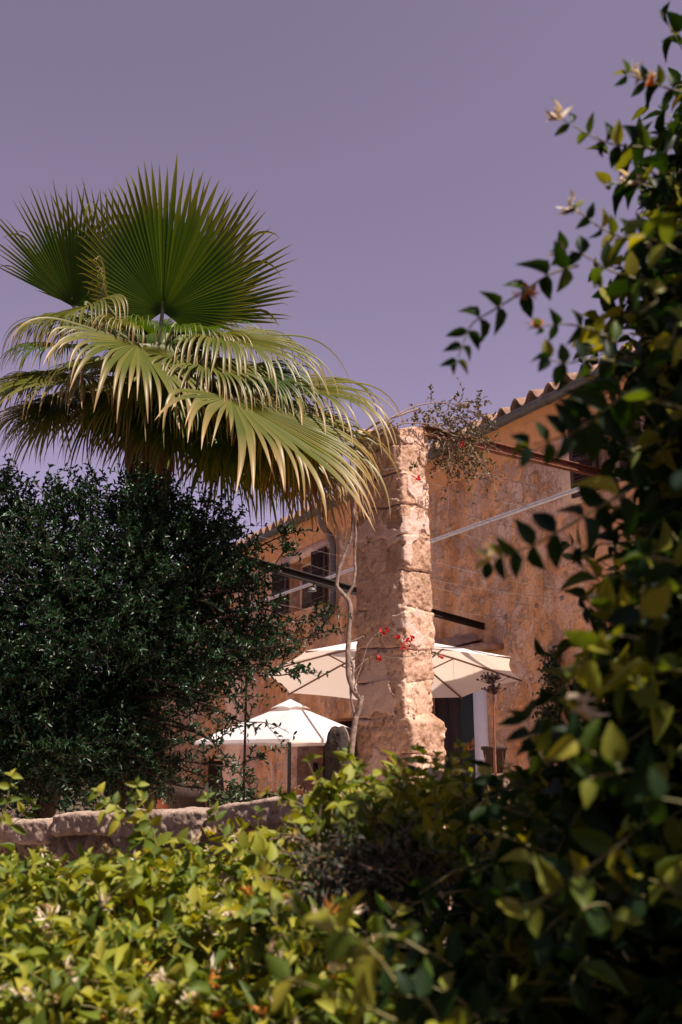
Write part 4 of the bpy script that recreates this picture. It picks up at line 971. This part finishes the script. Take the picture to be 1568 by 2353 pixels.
# small-leaved shrub in the hedge's dark middle
xy = sample_poly([(720, 1960), (960, 1950), (1000, 2250), (880, 2350), (760, 2330), (690, 2100)], 900)
S = PP(xy, rng.uniform(2.25, 2.7, len(xy)))
bush('small_leaved_shrub', 'grey-green small-leaved shrub with brown twigs in the dark middle of the hedge', 'shrub', S, rng.normal(size=S.shape)+[0, -.3, .5], rng.uniform(.08, .2, len(S)), 6, .016, .010, 'smallleaf', (S[:, 0].mean(), S[:, 1].mean()), 0, stem='twig', r0=.0018, T=T_ROUND)

# ------------------------------------------------------------------ bougainvillea on the pillar
bg = thing('bougainvillea', 'bougainvillea vine with twisted bare trunk and red bracts climbing the stone pillar', 'climbing plant', tuple(P(800, 1768, 8.35)*[1, 1, 0]))
def vine(px, r0, r1, d=8.42, n=60, noise=.1):
    p = np.array([P(x, y, dd[0] if dd else d) for x, y, *dd in px]); q = spline(p, n); q = q+np.stack([fbm(q*9, 2, 3), fbm(q*9, 2, 4), fbm(q*9, 2, 5)], 1)*.02
    return q, np.linspace(r0, r1, n)
mb = MB()
base = P(800, 1840, 8.35)
for px, r0, r1 in [([(795, 1960), (800, 1810), (808, 1720), (818, 1650), (830, 1610), (812, 1585), (800, 1530), (803, 1440), (806, 1400), (800, 1378), (780, 1355), (775, 1340), (778, 1310), (790, 1280), (805, 1240)], .034, .020),
                   ([(803, 1390), (800, 1370), (812, 1345), (817, 1310), (815, 1260), (818, 1215), (812, 1150), (830, 1080), (860, 1010), (905, 965, 8.4)], .018, .012),
                   ([(805, 1240), (812, 1200), (806, 1120), (812, 1040), (840, 990), (900, 960, 8.4), (960, 940, 8.6)], .02, .011),
                   ([(818, 1650), (826, 1630), (832, 1605), (828, 1600)], .03, .018), ([(806, 1720), (800, 1690), (792, 1672), (786, 1668)], .014, .009),
                   ([(800, 1500), (812, 1540), (806, 1590), (815, 1640)], .016, .012),
                   ([(815, 1545), (835, 1520), (860, 1510), (900, 1512, 8.3), (940, 1508, 8.25), (980, 1500, 8.3), (1015, 1505, 8.4)], .007, .003), ([(812, 1590), (830, 1530), (850, 1475), (880, 1450), (900, 1445, 8.25), (930, 1468, 8.2)], .007, .003),
                   ([(795, 1480), (820, 1470), (835, 1462), (838, 1468)], .009, .006),
                   ([(870, 1000, 8.25), (920, 975, 8.25), (990, 975, 8.4), (1040, 1000, 8.6), (1080, 1005, 8.7)], .008, .004), ([(860, 990, 8.3), (910, 955, 8.35), (950, 935, 8.5), (1010, 925, 8.6), (1075, 930, 8.7)], .011, .004), ([(880, 1080, 8.2), (920, 1072, 8.15), (950, 1050, 8.2)], .005, .002)]:
    q, r = vine(px, r0*.78, r1*.78); mb.tube(q, r, 9, noise=.12)
mb.build('trunk', M['vine'], bg, smooth=True)
xyt = np.vstack([sample_poly([(935, 960), (960, 930), (1040, 915), (1120, 930), (1075, 975), (1090, 1010), (1140, 1040), (1090, 1075), (1000, 1100), (1005, 1010), (960, 985)], 150), sample_poly([(1000, 990), (1080, 990), (1100, 1060), (1010, 1080)], 50)])
S = PP(xyt, rng.uniform(8.6, 9.3, len(xyt))); D = rng.normal(size=S.shape)*.8+[.35, 0, .1]
pos, ax, nr, tp, PL, tips, td = shoots(S, D, rng.uniform(.12, .36, len(S)), 5, sag=.35, jit=.6, bend=.6)
kp = rng.random(len(pos)) < .75; mb = MB(); leaves(mb, pos[kp], ax[kp], nr[kp], .034*rng.uniform(.6, 1.2, kp.sum()), .022, T_ROUND); fol = mb.build('foliage', M['dryleaf'], bg, smooth=True)
mb = MB(); sticks(mb, PL, .005, .002); mb.build('twigs', M['twig'], bg)
mb = MB()
for x, y, d, n in [(890, 1447, 8.24, 4), (876, 1452, 8.24, 3), (918, 1465, 8.2, 5), (930, 1475, 8.18, 6), (945, 1472, 8.18, 7), (938, 1485, 8.18, 5), (948, 1462, 8.18, 4), (925, 1487, 8.2, 4), (873, 1512, 8.25, 5), (1014, 1507, 8.36, 4), (1062, 1022, 8.6, 5), (958, 1098, 8.1, 5)]:
    mb = MB(); c_ = P(x, y, d); leaves(mb, np.repeat(c_[None], n, 0)+rng.normal(size=(n, 3))*.008, rng.normal(size=(n, 3))+[0, -.3, 0], rng.normal(size=(n, 3))+[0, -1, .3], .036*rng.uniform(.7, 1.1, n), .024, T_OVATE); mb.build('red_bract_cluster', M['bract'], bg, smooth=True)
mb = MB()
for px in ([(850, 1510, 8.3), (1010, 1500, 8.35)], [(940, 1075, 8.1), (955, 1065, 8.1)], [(860, 1465, 8.3), (900, 1450, 8.25)]):
    n = 26; t_ = rng.random(n)[:, None]; c_ = P(*px[0])*(1-t_)+P(*px[1])*t_+rng.normal(size=(n, 3))*.012; leaves(mb, c_, rng.normal(size=(n, 3)), rng.normal(size=(n, 3))+[0, -.6, .6], .024*rng.uniform(.6, 1.3, n), .016, T_ROUND)
mb.build('small_leaves', M['dryleaf'], bg, smooth=True)

# ------------------------------------------------------------------ plants on the terrace
def wall_plant(name, label, cat, poly, n, off, L, W, mat, flo=0, Ln=(.1, .25), stem='twig', K=4, fs=.05, sag=.2):
    xy = sample_poly(poly, n); S = np.array([hw(x, y, rng.uniform(*off)) for x, y in xy])
    b = S.mean(0)
    bush(name, label, cat, S, rng.normal(size=S.shape)*.7-HI*.4+[0, 0, .3], rng.uniform(*Ln, n), K, L, W, mat, (b[0], b[1]), flo, fs, stem=stem, r0=.004, T=T_ROUND, sag=sag)
wall_plant('wall_creeper', 'dark leafy creeper growing up the ochre wall right of the white door frame', 'creeper', [(1258, 1500), (1275, 1500), (1285, 1560), (1290, 1640), (1285, 1720), (1255, 1720), (1262, 1620), (1265, 1560)], 110, (.03, .12), .07, .055, 'ivy')
wall_plant('flowering_shrub', 'thin grey-green shrub with white blossoms behind the large parasol', 'shrub', [(590, 1530), (640, 1450), (700, 1420), (760, 1430), (735, 1480), (680, 1520)], 90, (.2, .7), .06, .03, 'smallleaf', .16, (.2, .5), fs=.07)
def potted(x, y, d, r, h, label, mat='terra', plant=None, pl=.05, pn=60, flo=0, name='plant_pot', ped=False, cat='plant pot'):
    c = P(x, y, d); z0 = c[2]-h if ped else 0.004
    hh = h
    root = thing(name, label, cat, (c[0], c[1], z0))
    mb = MB(); mb.lathe([(0, 0), (r*.66, 0), (r*.95, hh*.86), (r*1.08, hh*.87), (r*1.08, hh), (r*.92, hh), (r*.90, hh*.9), (0, hh*.9)], (c[0], c[1], z0), 24); mb.build('pot', M[mat], root, smooth=False)
    if plant:
        n = pn; S = np.array([c[0], c[1], z0+hh*.92])+rng.normal(size=(n, 3))*[r*.4, r*.4, .02]
        pos, ax, nr, tp, PL, tips, td = shoots(S, rng.normal(size=(n, 3))*.6+[0, 0, .9], rng.uniform(.6, 1.3, n)*pl*6, 5, sag=.5)
        mb = MB(); leaves(mb, pos, ax, nr, pl*rng.uniform(.6, 1.2, len(pos)), pl*.5, T_OVATE); f = mb.build('foliage', M[plant], root, smooth=True); mb = MB(); sticks(mb, PL, .004, .002); mb.build('stems', M['stem'], root)
    return root, c, z0
potted(545, 1812, 16.5, .20, 1.1, 'tall narrow terracotta pot with leafy plant left of the parasol pole', plant='ivy', pl=.10)
potted(388, 1812, 15.5, .16, 1.2, 'red clay pot under the dark tree left of the low door', mat='terra', plant='ivy', pl=.08)
potted(617, 1830, 14.5, .22, .9, 'clay pot with dark spiky foliage beside the parasol pole', plant='mastic', pl=.12, pn=50)
potted(661, 1790, 15.0, .2, 1.3, 'tall pot with pale cream foliage directly behind the parasol pole', plant='cream', pl=.05, pn=60)
potted(432, 1805, 14.0, .26, 1.38, 'large dark round urn beneath the dark tree by the low door', mat='wicker', name='urn', cat='urn')
# pedestal planter and dry flower stalk by the white frame
r_, c_, z0 = potted(1136, 1715, 9.6, .115, .24, 'small dark wicker planter with dry stalks on a stone pedestal', mat='wicker', ped=True, cat='planter', name='planter')
mb = MB(); roughbox(mb, (c_[0], c_[1], (z0-.002)/2), np.eye(3), (.13, .13, (z0-.002)/2), (6, 6, 14), .015, 5, 8, 33)
mb.build('pedestal', M['drywall'], smooth=True, label='square stone pedestal under the wicker planter', cat='pedestal')
fs = thing('flower_stalk', 'single tall reddish stalk with two dark dried flower heads', 'plant', tuple(P(1140, 1768, 8.9)*[1, 1, 0]))
p0 = P(1140, 1790, 8.9); p0b = p0*[1, 1, 0]
mb = MB(); st = spline([p0b, p0, P(1137, 1700, 8.9), P(1134, 1590, 8.9), P(1131, 1562, 8.9)], 40); mb.tube(st, np.linspace(.011, .006, 40), 8, noise=.12); mb.build('stem', M['redstem'], fs, smooth=True)
for x, y, w in ((1128, 1556, 20), (1135, 1580, 18)):
    mb = MB(); c0 = P(x+2, y+16, 8.9)
    for k in range(46):
        e = P(x+rng.normal()*w*.55, y+rng.normal()*4, 8.9)+np.array([0, rng.normal()*.03, 0])
        mb.tube([c0, (c0+e)/2+[0, 0, -.008], e], .0022, 4); roughbox(mb, e, np.eye(3), np.array([.011, .011, .010])*rng.uniform(.7, 1.3), (2, 2, 2), .004, 40, 2, k)
    mb.build('flower_head', M['head'], fs)
mb = MB(); n = 34; xy = sample_poly([(1110, 1790), (1190, 1790), (1200, 1730), (1170, 1690), (1115, 1720)], n); S = PP(np.column_stack([xy[:, 0], np.full(n, 1800)]), rng.uniform(8.6, 9.3, n)); S[:, 2] = 0
E_ = PP(xy, rng.uniform(8.6, 9.3, n)); t_ = np.linspace(0, 1, 6)[None, :, None]; PLs = S[:, None]*(1-t_)+E_[:, None]*t_; sticks(mb, PLs, .0028, .0014)
mb.build('dry_stalks', M['redstem'], label='clump of thin dry red-brown stalks around the tall flower stalk', cat='plant')
